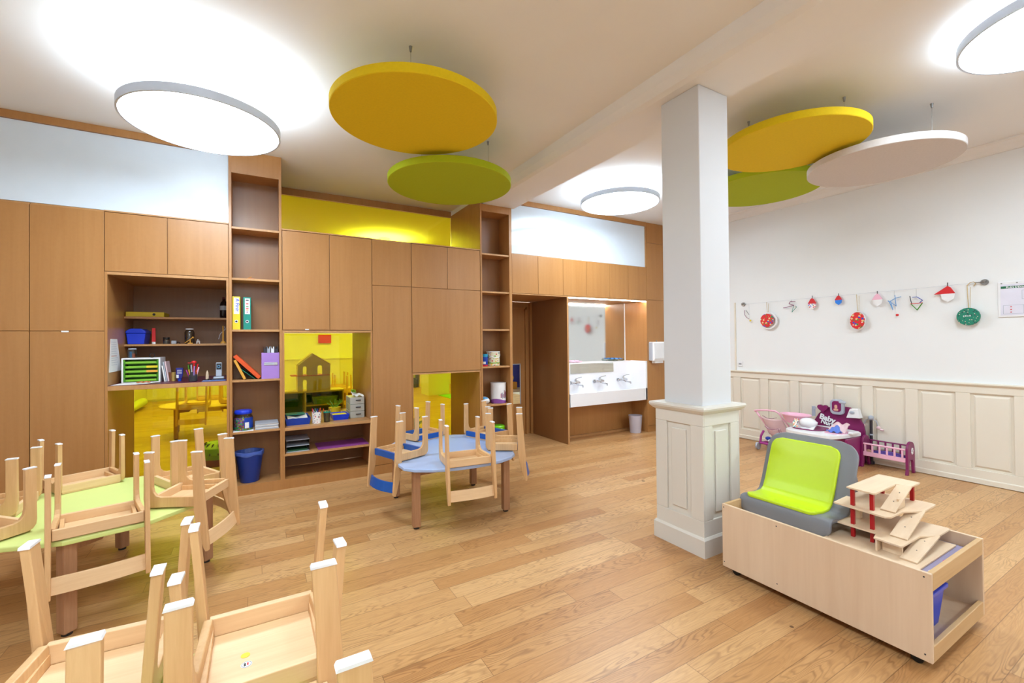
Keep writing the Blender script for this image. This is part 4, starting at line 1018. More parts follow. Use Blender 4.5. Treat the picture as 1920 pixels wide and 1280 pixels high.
# ================================================================== RIGHT WALL: GARLAND, SIGN, SWITCH
def wy(x): return x
gl = thing('garland_wire', 'thin steel wire stretched along the white wall between two grey holders', 'wire', (6.17, -2.3, 1.96))
m = MB(); m.tube([(6.165, -1.08, 1.958), (6.165, -2.3, 1.968), (6.165, -3.53, 1.983)], 0.0011, seg=6); obj('wire', m, 'lgrey', gl, world=True)
for (y, z) in ((-1.067, 1.957), (-3.545, 1.984)):
    m = MB(); m.cyl((XR-0.001, y, z), (XR-0.02, y, z), 0.03, 0.026, seg=20); m.ball((XR-0.03, y, z+0.008), 0.016); m.cyl((XR-0.03, y, z), (XR-0.03, y+0.06*(1 if y < -2 else -1), z), 0.004, seg=8)
    obj('wire_holder', m, 'steel', gl, world=True, smooth=True)
def orn(name, label, y, z, cat='ornament'): return thing(name, label, cat, (6.165, y, z))
def stick(o, pts, mat, r=0.003, x=6.160):
    m = MB(); m.tube([(x, y, z) for y, z in pts], r, seg=6); return obj('stick', m, mat, o, world=True)
o = orn('craft_ornament', 'dark twig and bead ornament at the left end of the garland', -1.14, 1.96)
stick(o, [(-1.165, 1.957), (-1.17, 1.84), (-1.175, 1.73)], 'lgrey', 0.001); stick(o, [(-1.105, 1.87), (-1.095, 1.85), (-1.10, 1.80), (-1.13, 1.76), (-1.165, 1.74)], 'purple'); stick(o, [(-1.12, 1.868), (-1.165, 1.80)], 'dark')
m = MB(); m.ball((6.16, -1.185, 1.715), 0.013); obj('bead', m, 'yellow', o, world=True, smooth=True)
def bauble(label, y, z, r, mat, sy, ztop, cord='gold'):
    o = orn('paper_bauble', label, y, ztop)
    m = MB(); m.lathe([(r*0.98, 0), (r, 0.006), (r, 0.02), (r*0.96, 0.028)], (0, 0, 0), 18)
    m.xf(m.bm.verts, Matrix.Translation((6.150, y, z)) @ Matrix.Rotation(-PI/2, 4, 'Y') @ Matrix.Diagonal((1, sy, 1, 1)))
    obj('bauble_disc', m, mat, o, world=True)
    stick(o, [(y+0.012, ztop), (y+0.004, z+r*0.9)], cord, 0.0028); stick(o, [(y-0.012, ztop-0.02), (y-0.006, z+r*0.9)], cord, 0.0018)
    return o
bauble('round red collage bauble with white rim, second from the left on the garland', -1.435, 1.705, 0.095, 'orn_red', 0.92, 1.961)
m = MB(); m.lathe([(0.098, 0), (0.118, 0.006), (0.118, 0.014), (0.098, 0.014), (0.098, 0)], seg=18, cap=False)
m.xf(m.bm.verts, Matrix.Translation((6.164, -1.45, 1.70)) @ Matrix.Rotation(-PI/2, 4, 'Y'))
obj('cotton_rim', m, 'white', bpy.data.objects[[q.name for q in bpy.data.objects if q.name.startswith('paper_bauble')][-1]], world=True)
o = orn('craft_ornament', 'plum and green stick figure ornament hanging third on the garland', -1.76, 1.962)
stick(o, [(-1.645, 1.865), (-1.69, 1.868), (-1.78, 1.89), (-1.72, 1.915), (-1.735, 1.94), (-1.80, 1.938)], 'purple', 0.004); stick(o, [(-1.80, 1.878), (-1.815, 1.865), (-1.755, 1.80), (-1.78, 1.885)], 'teal', 0.003); stick(o, [(-1.755, 1.965), (-1.755, 1.93)], 'steel', 0.0015)
def hat_orn(label, y, z, hatmat, body, s=1.0, tilt=0):
    o = orn('paper_santa', label, y, z+0.08)
    m = MB(); m.prism([(y-0.05*s, z+0.0), (y+0.05*s+tilt, z+0.0), (y+0.02*s, z+0.055*s), (y, z+0.07*s), (y-0.02*s, z+0.055*s)], 'X', 6.152, 6.16); obj('paper_hat', m, hatmat, o, world=True)
    m = MB(); m.prism([(y-0.045*s, z), (y+0.045*s, z), (y+0.04*s, z-0.045*s), (y, z-0.075*s), (y-0.04*s, z-0.045*s)], 'X', 6.153, 6.16); obj('paper_beard', m, body, o, world=True)
    m = MB(); m.cyl((6.16, y, z+0.06*s), (6.16, y, z+0.1*s), 0.004, seg=6); obj('peg', m, 'dark', o, world=True)
    return o
face = print_mat('santa_face', (246, 244, 242), [(40, 90, 210), (230, 90, 120), (240, 200, 90), (60, 60, 60)], 60, 0.42)
hat_orn('small paper ornament with red hat and coloured fringe, fourth on the garland', -2.005, 1.895, 'redp', face)
hat_orn('small paper ornament with red hat and blue face, fifth on the garland', -2.30, 1.915, 'redp', plain('blue_paint', (40, 130, 232), 0.6), 0.8)
b2 = bauble('oval red collage bauble with snowy edge on a gold cord, middle of the garland', -2.50, 1.655, 0.10, 'orn_red', 0.72, 1.965)
m = MB(); m.lathe([(0.086, 0), (0.115, 0.006), (0.115, 0.014), (0.086, 0.014), (0.086, 0)], seg=18, cap=False)
m.xf(m.bm.verts, Matrix.Translation((6.162, -2.495, 1.65)) @ Matrix.Rotation(-PI/2, 4, 'Y') @ Matrix.Diagonal((1, 0.74, 1, 1)))
obj('cotton_rim', m, 'white', b2, world=True)
hat_orn('pale pink paper ornament with cotton beard, seventh on the garland', -2.69, 1.885, 'pink', 'white', 1.0)
o = orn('craft_ornament', 'pale blue stick ornament with red bead hanging right of the pink one', -2.85, 1.97)
bs = plain('light_blue_stick', (110, 160, 214), 0.5)
stick(o, [(-2.785, 1.865), (-2.80, 1.85), (-2.83, 1.76), (-2.81, 1.86), (-2.86, 1.89), (-2.905, 1.90)], bs, 0.004); stick(o, [(-2.79, 1.865), (-2.86, 1.80), (-2.85, 1.92)], bs, 0.0035); stick(o, [(-2.845, 1.97), (-2.845, 1.91)], 'steel', 0.001); stick(o, [(-2.86, 1.80), (-2.865, 1.71)], 'white', 0.002)
m = MB(); m.ball((6.16, -2.868, 1.70), 0.014); obj('bead', m, 'redp', o, world=True, smooth=True)
o = orn('craft_ornament', 'stick sailing boat ornament with green hull on the garland', -3.05, 1.97)
stick(o, [(-2.985, 1.815), (-3.045, 1.815), (-3.085, 1.82)], 'redp', 0.004); stick(o, [(-2.99, 1.81), (-3.04, 1.745), (-3.083, 1.815)], 'green', 0.005); stick(o, [(-2.98, 1.90), (-2.985, 1.86), (-2.995, 1.815)], 'dark', 0.004); stick(o, [(-3.0, 1.885), (-3.04, 1.885), (-3.085, 1.845), (-3.06, 1.82)], 'dblue', 0.0035); stick(o, [(-3.035, 1.972), (-3.035, 1.885)], 'steel', 0.001)
hat_orn('paper ornament with red hat, yellow tip and cotton cloud, left of the green bauble', -3.285, 1.895, 'redp', 'white', 1.15, 0.05)
g = bauble('dark green dotted paper bauble on gold ribbon at the right end of the garland', -3.44, 1.652, 0.088, 'orn_green', 0.98, 1.968)
for k in range(4): obj('white_mark', bx(6.118, 6.1195, -3.415-0.015*k, -3.406-0.015*k, 1.652, 1.662+0.003*(k % 2)), 'white', g, world=True)
stick(g, [(-3.43, 1.965), (-3.45, 1.99), (-3.475, 1.995), (-3.49, 1.975), (-3.475, 1.95)], 'gold', 0.003)
# evacuation plan
sg = thing('evacuation_plan', 'white evacuation plan sign with green heading on the right wall', 'sign', (6.18, -3.90, 1.80))
obj('sign_board', bx(6.178, 6.189, -4.12, -3.635, 1.635, 1.97), 'white', sg, world=True, bevel=0.002)
obj('plan_sheet', bx(6.1765, 6.178, -4.10, -3.652, 1.65, 1.945), plain('sheet', (226, 224, 238), 0.5), sg, world=True)
obj('heading_bar', bx(6.1755, 6.1765, -4.10, -3.655, 1.905, 1.927), plain('sign_green', (20, 108, 72), 0.5), sg, world=True)
text_obj('heading', "PLAN D'EVACUATION", 0.021, 'white', sg, (6.175, -3.69, 1.908), (0, -1, 0), (0, 0, 1), 0.0004, bold=0.0006)
m = MB()
def ln(y0, z0, y1, z1, t=0.0012): m.box(6.1755, 6.1765, min(y0, y1)-t, max(y0, y1)+t, min(z0, z1)-t, max(z0, z1)+t)
for a in ((-3.79, 1.88, -4.06, 1.88), (-3.79, 1.80, -4.06, 1.80), (-3.79, 1.80, -3.79, 1.88), (-3.88, 1.80, -3.88, 1.88), (-3.96, 1.80, -3.96, 1.88), (-4.06, 1.80, -4.06, 1.88), (-3.67, 1.745, -3.80, 1.745), (-3.67, 1.665, -3.67, 1.745), (-3.80, 1.665, -3.80, 1.745), (-3.67, 1.665, -3.80, 1.665), (-3.83, 1.745, -4.05, 1.745), (-3.83, 1.665, -3.83, 1.745), (-3.83, 1.70, -4.05, 1.70), (-3.83, 1.665, -4.05, 1.665)): ln(*a)
obj('plan_lines', m, 'lgrey', sg, world=True)
m = MB()
for z in (1.73, 1.705, 1.68): m.box(6.1755, 6.1765, -3.725, -3.715, z-0.004, z+0.004)
obj('red_marks', m, 'redp', sg, world=True)
m = MB()
for y in (-3.66, -3.76): m.cyl((6.174, y, 1.955), (6.178, y, 1.955), 0.006, seg=12)
obj('sign_screws', m, 'steel', sg, world=True)
sw = thing('light_switch', 'small white wall switch above the wainscot just right of the column', 'switch', (6.18, -1.01, 1.09))
obj('switch_plate', bx(6.178, 6.189, -1.045, -0.975, 1.05, 1.12), 'white', sw, world=True, bevel=0.003); obj('rocker', bx(6.174, 6.178, -1.03, -0.99, 1.08, 1.09), 'dark', sw, world=True)

# ================================================================== THINGS ON THE SHELVES AND THE DESK
def rx(a): return Matrix.Rotation(a, 4, 'X')
def ry(a): return Matrix.Rotation(a, 4, 'Y')
def binder(label, x0, x1, z0, z1, y0, y1, mat, ring, txt, tsize):
    t = thing('ring_binder', label, 'binder', ((x0+x1)/2, (y0+y1)/2, z0))
    obj('spine_cover', bx(x0, x1, y0, y1, z0, z1), mat, t, world=True, bevel=0.002)
    lb = obj('spine_label', bx(x0+0.013, x1-0.009, y0-0.001, y0, z0+0.15, z1-0.012), 'paper', t, world=True)
    xc = (x0+x1)/2
    m = MB(); m.cyl((xc, y0-0.003, z0+0.078), (xc, y0, z0+0.078), 0.014, seg=20); r_ = obj('finger_ring', m, 'chrome', t, world=True)
    m = MB(); m.cyl((xc, y0-0.0036, z0+0.078), (xc, y0-0.003, z0+0.078), 0.009, seg=20); obj('finger_hole', m, 'black', r_, world=True)
    for (s_, x, z, c, sz) in txt: text_obj('lettering', s_, sz, c, lb, (x, y0-0.0012, z), (0, 0, -1), (1, 0, 0), 0.0003, bold=0.0006)
    return t
Z1 = 1.5885
binder('yellow ring binder with handwritten spine label, standing in the left bookcase', -0.190, -0.125, Z1, Z1+0.318, 0.035, 0.25, 'yellow', 1, [('A Finir', -0.163, Z1+0.298, 'blue', 0.045)], 1)
binder('teal ring binder standing beside the yellow one in the left bookcase', -0.100, -0.036, Z1, Z1+0.314, 0.035, 0.25, 'teal', 1, [], 1)
for z_, c_, w_ in ((0.285, 'black', 0.026), (0.25, 'redp', 0.020), (0.222, 'green', 0.022), (0.205, 'redp', 0.022), (0.19, 'amber', 0.02), (0.17, 'magenta', 0.012)):
    obj('label_mark', bx(-0.067-w_/2, -0.067+w_/2, 0.0332, 0.0338, Z1+z_-0.004, Z1+z_+0.005), c_, bpy.data.objects['ring_binder.001'], world=True)
# leaning books
ZB = 1.1045
def leaning(name, label, xb, L, th, ang, mat, y0=0.03, y1=0.23, cat='book'):
    """board whose foot stands at xb and leans to the left by ang degrees from vertical"""
    m = MB(); v = m.box(-th, 0, y0, y1, 0, L)
    a = math.radians(ang); M_ = Matrix.Translation((xb, 0, ZB+0.0008)) @ ry(-a)
    m.xf(v, M_)
    mn = min(q.co.z for q in v)
    for q in v: q.co.z += ZB+0.0008-mn
    return tag(obj(name, m, mat, loc=(xb, (y0+y1)/2, ZB), bevel=0.001), label, cat)
leaning('book', 'amber yellow book leaning at the left of the bookcase shelf', -0.080, 0.203, 0.022, 24, 'amber')
leaning('folder', 'thin dark green folder leaning between the amber book and the orange binder', -0.003, 0.20, 0.006, 50, 'teal', 0.06, 0.24, 'folder')
leaning('ring_binder', 'bright orange binder leaning against the lilac magazine box', 0.047, 0.303, 0.034, 43.5, 'orange', 0.03, 0.25, 'binder')
mg = thing('magazine_box', 'lilac magazine box with a label slot on the left bookcase shelf', 'box', (0.128, 0.14, ZB))
m = MB(); m.box(0.051, 0.205, 0.02, 0.026, ZB+0.0005, ZB+0.255); m.box(0.051, 0.057, 0.026, 0.25, ZB+0.0005, ZB+0.255); m.box(0.199, 0.205, 0.026, 0.25, ZB+0.0005, ZB+0.255); m.box(0.057, 0.199, 0.244, 0.25, ZB+0.0005, ZB+0.255); m.box(0.057, 0.199, 0.026, 0.244, ZB+0.0005, ZB+0.006)
obj('box_shell', m, 'lilac', mg, world=True)
m = MB(); m.box(0.073, 0.19, 0.015, 0.02, ZB+0.133, ZB+0.162); ls = obj('label_holder', m, 'chrome', mg, world=True, bevel=0.002)
obj('label_card', bx(0.078, 0.160, 0.0142, 0.015, ZB+0.138, ZB+0.157), 'lgrey', ls, world=True)
for k, (x, c) in enumerate(((0.07, 'dark'), (0.10, 'lgrey'), (0.135, 'white'), (0.168, 'dark'))):
    m = MB(); m.prism([(x, ZB+0.01), (x+0.028, ZB+0.01), (x+0.028, ZB+0.315), (x+0.019, ZB+0.315), (x+0.017, ZB+0.295), (x+0.008, ZB+0.295), (x, ZB+0.32)], 'Y', 0.06+0.01*k, 0.2)
    tag(obj('letter_tray', m, c, loc=(x+0.014, 0.13, ZB+0.01)), ['dark', 'pale grey', 'white', 'dark'][k] + ' plastic file standing up in the lilac magazine box, ' + ['leftmost', 'second', 'third', 'rightmost'][k], 'file')
# craft bits on the upper shelf
cb = tag(obj('paper_scrap', bx(-0.06, -0.01, 0.04, 0.08, 2.0825, 2.088), 'orange', loc=(-0.03, 0.06, 2.0825)), 'orange paper scrap lying on the upper bookcase shelf', 'paper')
m = MB(); m.cyl((-0.08, 0.10, 2.086), (-0.03, 0.05, 2.104), 0.003, seg=6); tag(obj('craft_stick', m, 'amber', loc=(-0.06, 0.08, 2.083)), 'thin wooden stick on the upper bookcase shelf beside the orange scrap', 'stick')
# bead jar
ZJ = 0.6085
j = thing('bead_jar', 'large jar of multicoloured beads with blue lid in the left bookcase', 'jar', (-0.107, 0.12, ZJ+0.004))
m = MB(); m.lathe([(0.072, 0.0), (0.078, 0.008), (0.078, 0.105), (0.074, 0.118)], seg=32); obj('beads', m, 'beads', j, smooth=True)
m = MB(); m.lathe([(0.081, 0.0), (0.082, 0.12), (0.070, 0.148), (0.064, 0.158)], seg=32, cap=False); obj('jar_wall', m, 'cglass', j, smooth=True)
m = MB(); m.lathe([(0.074, 0.156), (0.076, 0.16), (0.076, 0.178), (0.068, 0.19), (0.05, 0.192)], seg=32); obj('lid', m, 'blue', j, smooth=True)
m = MB(); m.grid(lambda u, v: (0.0835*math.cos(-PI*0.46+u*PI*0.50), 0.0835*math.sin(-PI*0.46+u*PI*0.50), 0.02+0.10*v), 14, 1); lb = obj('label', m, 'dblue', j, smooth=True)
m = MB(); m.grid(lambda u, v: (0.0842*math.cos(-PI*0.44+u*PI*0.14), 0.0842*math.sin(-PI*0.44+u*PI*0.14), 0.022+0.055*v), 5, 1); obj('label_patch', m, 'paper', lb)
obj('jar_sheet', bx(-0.188, -0.02, 0.01, 0.22, ZJ, ZJ+0.003), 'paper', None, loc=(-0.1, 0.1, ZJ)); tag(bpy.data.objects['jar_sheet'], 'white sheet of paper under the bead jar', 'paper')
for k in range(5):
    tag(obj('notebook', bx(-0.008+0.004*(k % 2), 0.198-0.003*(k % 3), 0.03+0.004*(k % 2), 0.24, ZJ+0.012*k, ZJ+0.012*k+0.0115), 'paper' if k % 2 else 'lgrey', loc=(0.1, 0.12, ZJ+0.012*k), bevel=0.001),
        ['pale grey bottom notebook', 'white second notebook', 'pale grey middle notebook', 'white fourth notebook', 'pale grey topmost notebook'][k] + ' of the stack beside the bead jar', 'notebook', 'notebooks beside the bead jar')
wb = thing('waste_basket', 'round blue waste basket with bag liner at the bottom of the left bookcase', 'bin', (-0.055, 0.128, 0.0985)); wb.scale = (0.92, 0.92, 0.98)
m = MB(); m.lathe([(0.084, 0.0), (0.088, 0.004), (0.128, 0.275), (0.133, 0.28), (0.133, 0.30), (0.124, 0.30), (0.118, 0.27), (0.08, 0.008)], seg=40, cap=False); m.lathe([(0.084, 0.0), (0.082, 0.006)], seg=40)
obj('basket', m, 'dblue', wb, smooth=True)
m = MB(); m.lathe([(0.1345, 0.268), (0.138, 0.278), (0.1365, 0.304), (0.118, 0.304), (0.105, 0.25)], seg=60, cap=False)
for v in m.bm.verts:
    a = math.atan2(v.co.y, v.co.x); v.co.z += 0.007*math.sin(5*a+1)*(1 if v.co.z < 0.29 else 0.3); v.co.x *= 1+0.012*math.sin(17*a); v.co.y *= 1+0.012*math.sin(17*a)
obj('bag_liner', m, plain('blue_bag', (74, 104, 190), 0.3), wb, smooth=True)

# desk alcove shelves: upper shelf 1.725, lower 1.457
ZU, ZL = 1.7255, 1.4575
yb = thing('ring_binder', 'yellow ring binder lying flat on the top shelf of the desk alcove', 'binder', (-0.94, 0.74, ZU))
obj('cover', bx(-1.08, -0.785, 0.58, 0.88, ZU, ZU+0.047), 'yellow', yb, world=True, bevel=0.003)
m = MB(); m.cyl((-0.865, 0.5785, ZU+0.024), (-0.865, 0.58, ZU+0.024), 0.012, seg=16); obj('finger_hole', m, 'black', yb, world=True)
def bottle(name, label, cat, x, y, z, prof, mat, **k):
    t = thing(name, label, cat, (x, y, z)); m = MB(); m.lathe(prof, seg=24); obj('body', m, mat, t, smooth=True); return t
b = bottle('bottle', 'dark bottle with a grey label at the right end of the alcove top shelf', 'bottle', -0.288, 0.64, ZU, [(0.034, 0), (0.037, 0.005), (0.037, 0.14), (0.030, 0.165), (0.014, 0.185), (0.013, 0.2)], plain('dark_glass', (34, 26, 30), 0.1))
m = MB(); m.lathe([(0.0378, 0.085), (0.0378, 0.13)], seg=24, cap=False); obj('label', m, 'lgrey', b, smooth=True); m = MB(); m.lathe([(0.014, 0.2), (0.014, 0.222)], seg=16); obj('cap', m, plain('dark_red_cap', (90, 24, 24), 0.5), b, smooth=True)
t = thing('lidded_box', 'blue plastic box with domed lid on the alcove lower shelf', 'box', (-1.0, 0.70, ZL))
m = MB(); m.prism([(-1.068, ZL), (-0.945, ZL), (-0.932, ZL+0.105), (-1.08, ZL+0.105)], 'Y', 0.59, 0.84); obj('tub', m, 'blue', t, world=True, bevel=0.005)
m = MB(); m.prism([(-1.084, ZL+0.1055), (-0.928, ZL+0.1055), (-0.932, ZL+0.13), (-0.965, ZL+0.152), (-1.045, ZL+0.152), (-1.08, ZL+0.13)], 'Y', 0.58, 0.85); obj('lid', m, 'blue', t, world=True, bevel=0.006)
t = thing('glue_tube', 'red tube with white cap standing on the alcove lower shelf', 'tube', (-0.873, 0.62, ZL))
m = MB(); m.lathe([(0.016, 0), (0.016, 0.022)], seg=16); obj('cap', m, 'white', t, smooth=True)
m = MB(); m.prism([(-0.015, 0.0222), (0.015, 0.0222), (0.013, 0.158), (-0.013, 0.158)], 'Y', -0.009, 0.009); obj('tube', m, 'redp', t, bevel=0.002)
t = thing('small_jar', 'small glass jar with black lid on the alcove lower shelf', 'jar', (-0.775, 0.63, ZL))
m = MB(); m.lathe([(0.026, 0), (0.028, 0.045), (0.024, 0.05)], seg=20); obj('glass', m, 'smoke', t, smooth=True)
m = MB(); m.lathe([(0.028, 0.0503), (0.028, 0.066)], seg=20); obj('lid', m, 'black', t, smooth=True); m = MB(); m.lathe([(0.021, 0.002), (0.022, 0.03)], seg=16); obj('contents', m, 'steel', t)
t = thing('toy_camera', 'small grey and white gadget lying beside the glass jar', 'gadget', (-0.70, 0.64, ZL))
obj('body', bx(-0.735, -0.695, 0.62, 0.67, ZL, ZL+0.032), 'lgrey', t, world=True, bevel=0.004); m = MB(); m.tube([(-0.693, 0.64, ZL+0.006), (-0.68, 0.63, ZL+0.018), (-0.664, 0.64, ZL+0.006)], 0.005); obj('strap', m, 'black', t, world=True)
t = thing('glass_jar', 'tall clear glass jar with white lid on the alcove lower shelf', 'jar', (-0.588, 0.66, ZL))
m = MB(); m.lathe([(0.038, 0.002), (0.042, 0.01), (0.042, 0.118), (0.032, 0.138), (0.03, 0.145)], seg=28, cap=False); obj('glass', m, 'smoke', t, smooth=True)
m = MB(); m.lathe([(0.033, 0.145), (0.033, 0.157)], seg=28); obj('lid', m, 'white', t, smooth=True)
t = thing('wooden_toy', 'small wooden lever toy standing in front of the clear glass jar', 'toy', (-0.575, 0.585, ZL))
m = MB(); m.box(-0.02, 0.02, -0.012, 0.012, 0, 0.01); m.cyl((0, 0, 0.01), (0, 0, 0.04), 0.005); obj('stand', m, 'amber', t)
m = MB(); m.cyl((-0.045, 0, 0.008), (0.02, 0, 0.062), 0.004); m.ball((0.022, 0, 0.064), 0.009); obj('lever', m, 'amber', t)
t = thing('toy_animal', 'tiny white toy animal on the alcove lower shelf', 'toy', (-0.512, 0.62, ZL))
m = MB(); m.ball((0, 0, 0.022), 0.012, sc=(1.4, 1, 0.9)); m.ball((0.0, -0.012, 0.035), 0.009)
for sx in (-1, 1): m.cyl((sx*0.012, 0, 0), (sx*0.01, 0, 0.02), 0.005)
obj('animal_body', m, 'paper', t, smooth=True); m = MB(); m.ball((0, -0.022, 0.035), 0.003); obj('nose', m, 'black', t)
t = thing('wooden_figure', 'wooden stick figure toy with string arms at the right end of the shelf', 'toy', (-0.296, 0.62, ZL))
m = MB(); m.lathe([(0.026, 0), (0.02, 0.016), (0.008, 0.026)], seg=20, sy=0.7); m.cyl((0, 0, 0.02), (0.0, 0, 0.185), 0.008, 0.006); obj('body', m, 'amber', t, smooth=True)
m = MB(); m.tube([(0.0, 0, 0.13), (-0.025, 0, 0.10), (-0.04, 0, 0.045)], 0.002, seg=6); m.tube([(0, 0, 0.13), (0.02, 0, 0.15), (0.012, 0, 0.18)], 0.002, seg=6); obj('string', m, 'paper', t)
# desk things
ZD = 1.1055
t = thing('drawer_organiser', 'white desk organiser with five lime green drawers at the left of the desk', 'organiser', (-0.905, 0.38, ZD))
ox0, ox1, oy0, oy1, oz1 = -1.045, -0.768, 0.245, 0.52, ZD+0.225
m = MB(); m.box(ox0, ox0+0.012, oy0, oy1, ZD, oz1); m.box(ox1-0.012, ox1, oy0, oy1, ZD, oz1); m.box(ox0+0.012, ox1-0.012, oy0, oy1, oz1-0.012, oz1); m.box(ox0+0.012, ox1-0.012, oy0, oy1, ZD, ZD+0.006); m.box(ox0+0.012, ox1-0.012, oy1-0.006, oy1, ZD+0.006, oz1-0.012)
obj('casing', m, 'white', t, world=True)
for k in range(5):
    z0 = ZD+0.008+k*0.0405
    m = MB(); m.box(ox0+0.014, ox1-0.014, oy0+0.004, oy1-0.01, z0, z0+0.004); m.box(ox0+0.014, ox1-0.014, oy0+0.004, oy0+0.008, z0+0.004, z0+0.024)
    m.box(ox0+0.014, ox0+0.024, oy0+0.002, oy0+0.03, z0+0.004, z0+0.038); m.box(ox1-0.024, ox1-0.014, oy0+0.002, oy0+0.03, z0+0.004, z0+0.038); m.box(ox0+0.024, ox1-0.024, oy0+0.10, oy0+0.104, z0+0.004, z0+0.038)
    d_ = obj('drawer', m, 'green', t, world=True); m = MB(); m.prism([(oy0-0.006, z0+0.006), (oy0+0.004, z0+0.002), (oy0+0.004, z0+0.024), (oy0-0.002, z0+0.022)], 'X', ox0+0.03, ox1-0.03); obj('drawer_lip', m, 'lgreen', d_, world=True, bevel=0.001)
    if k in (2, 3): obj('drawer_label', bx(ox1-0.10, ox1-0.018, oy0-0.009, oy0-0.007, z0+0.004, z0+0.024), 'yellow' if k == 3 else 'amber', d_, world=True)
t = thing('craft_jar', 'clear jar with coloured bits standing on the desk organiser', 'jar', (-0.99, 0.36, oz1+0.0005))
m = MB(); m.lathe([(0.034, 0.001), (0.036, 0.07), (0.028, 0.078)], seg=20, cap=False); obj('glass', m, 'smoke', t, smooth=True); m = MB(); m.lathe([(0.03, 0.078), (0.03, 0.088)], seg=20); obj('lid', m, 'lgrey', t, smooth=True)
m = MB(); m.box(-0.018, -0.003, -0.01, 0.01, 0.002, 0.058); c_ = obj('blue_stick', m, plain('sky_blue', (60, 160, 220), 0.5), t); m = MB(); m.box(0.002, 0.022, -0.02, 0.0, 0.001, 0.04); obj('orange_block', m, 'orange', t, bevel=0.004)
m = MB(); m.lathe([(0.018, 0), (0.019, 0.018)], seg=20, cap=False); m.xf(m.bm.verts, Matrix.Translation((-0.842, 0.35, oz1+0.0195)) @ rx(PI/2)); tag(obj('tape_roll', m, 'black', loc=(-0.842, 0.34, oz1), thick=0.003), 'black tape roll on top of the desk organiser', 'tape')
for k, (x, c, hh) in enumerate(((-0.764, 'paper', 0.15), (-0.751, 'lgrey', 0.185), (-0.737, 'pinkf', 0.188))):
    m = MB(); v = m.box(-0.005, 0.005, 0.0, 0.2, 0, hh); m.xf(v, Matrix.Translation((x+0.03, 0.25, ZD+0.0002)) @ ry(math.radians(-8)))
    mn = min(q.co.z for q in v)
    for q in v: q.co.z += ZD+0.0003-mn
    tag(obj('folder', m, c, loc=(x+0.03, 0.35, ZD)), ['cream thin folder leaning against the desk organiser', 'pale grey folder leaning second from the desk organiser', 'beige pink folder leaning farthest from the desk organiser'][k], 'folder')
m = MB(); m.lathe([(0.017, 0), (0.017, 0.083)], seg=20); t = thing('pillar_candle', 'gold ribbed cylinder standing on the desk beside the blue tube', 'candle', (-0.673, 0.28, ZD)); obj('cylinder', m, 'gold', t, smooth=True); m = MB(); m.lathe([(0.0175, 0.0), (0.0175, 0.083)], (-0.022, 0.01, 0), 20); obj('second_roll', m, 'brown', t, smooth=True)
t = thing('cream_tube', 'dark blue squeeze tube standing on the desk', 'tube', (-0.62, 0.22, ZD))
m = MB(); m.lathe([(0.014, 0), (0.014, 0.02)], seg=16); obj('cap', m, 'dblue', t, smooth=True); m = MB(); m.prism([(-0.017, 0.0203), (0.017, 0.0203), (0.026, 0.06), (0.028, 0.125), (-0.028, 0.125), (-0.026, 0.06)], 'Y', -0.008, 0.008); tb = obj('tube', m, plain('navy', (24, 28, 130), 0.4), t, bevel=0.003)
obj('print_block', bx(-0.024, -0.006, -0.0088, -0.0081, 0.03, 0.06), 'paper', tb)
m = MB()
for z in (0.072, 0.082, 0.092, 0.102): m.box(-0.018, 0.018, -0.0088, -0.0081, z, z+0.003)
obj('print_lines', m, 'paper', tb)
t = thing('pen_holder', 'black pen holder crammed with coloured markers under a red cap, on the desk', 'pen holder', (-0.505, 0.10, ZD))
m = MB(); m.lathe([(0.03, 0.0), (0.034, 0.004), (0.036, 0.09), (0.032, 0.09), (0.03, 0.008)], seg=24, cap=False); m.lathe([(0.03, 0), (0.03, 0.004)], seg=24); obj('cup', m, 'dark', t, smooth=True)
cols = ['paper', 'redp', 'blue', 'teal', 'black', 'green', 'magenta', 'amber', 'lgrey', 'lilac', 'orange', 'pink']
pen_names = ['white', 'red', 'blue', 'teal', 'black', 'green', 'magenta', 'amber', 'grey', 'lilac', 'orange', 'pink']
for k in range(12):
    a = 2*PI*k/12+0.3; r0, r1 = 0.018, 0.045+0.008*math.sin(k*2.3); h = 0.13+0.03*math.sin(k*1.7)
    m = MB(); m.cyl((-0.505+r0*math.cos(a), 0.10+r0*math.sin(a), ZD+0.012), (-0.505+r1*math.cos(a), 0.10+r1*math.sin(a), ZD+h), 0.0055, seg=8)
    tag(obj('marker_pen', m, cols[k], loc=(-0.505, 0.10, ZD+0.012)), pen_names[k] + ' marker pen standing in the black pen holder on the desk', 'pen', 'markers in the desk pen holder')
m = MB(); m.lathe([(0.02, 0.0), (0.02, 0.012), (0.013, 0.022)], seg=20); m.box(-0.045, 0.0, -0.012, 0.012, 0.001, 0.006); m.xf(m.bm.verts, Matrix.Translation((-0.498, 0.10, ZD+0.17))); m.cyl((-0.498, 0.10, ZD+0.012), (-0.498, 0.10, ZD+0.17), 0.009)
tag(obj('plastic_hat', m, 'redp', loc=(-0.498, 0.10, ZD+0.012)), 'red cap on a dark stick above the pens in the desk holder', 'cap')
t = thing('wooden_cone', 'small pale wooden cone standing on the desk', 'cone', (-0.405, 0.22, ZD)); m = MB(); m.lathe([(0.013, 0), (0.014, 0.03), (0.010, 0.07), (0.002, 0.092)], seg=20); obj('cone', m, 'toywood', t, smooth=True)
t = thing('cordless_phone', 'silver cordless phone in its charger at the right end of the desk', 'phone', (-0.31, 0.20, ZD))
m = MB(); m.box(-0.045, 0.045, -0.035, 0.045, 0.004, 0.03); obj('charger', m, 'lgrey', t, bevel=0.01)
m = MB(); v = m.box(-0.025, 0.025, -0.011, 0.011, 0, 0.135); m.xf(v, Matrix.Translation((0, 0.01, 0.031)) @ rx(math.radians(-8))); hs = obj('handset', m, 'lgrey', t, bevel=0.007)
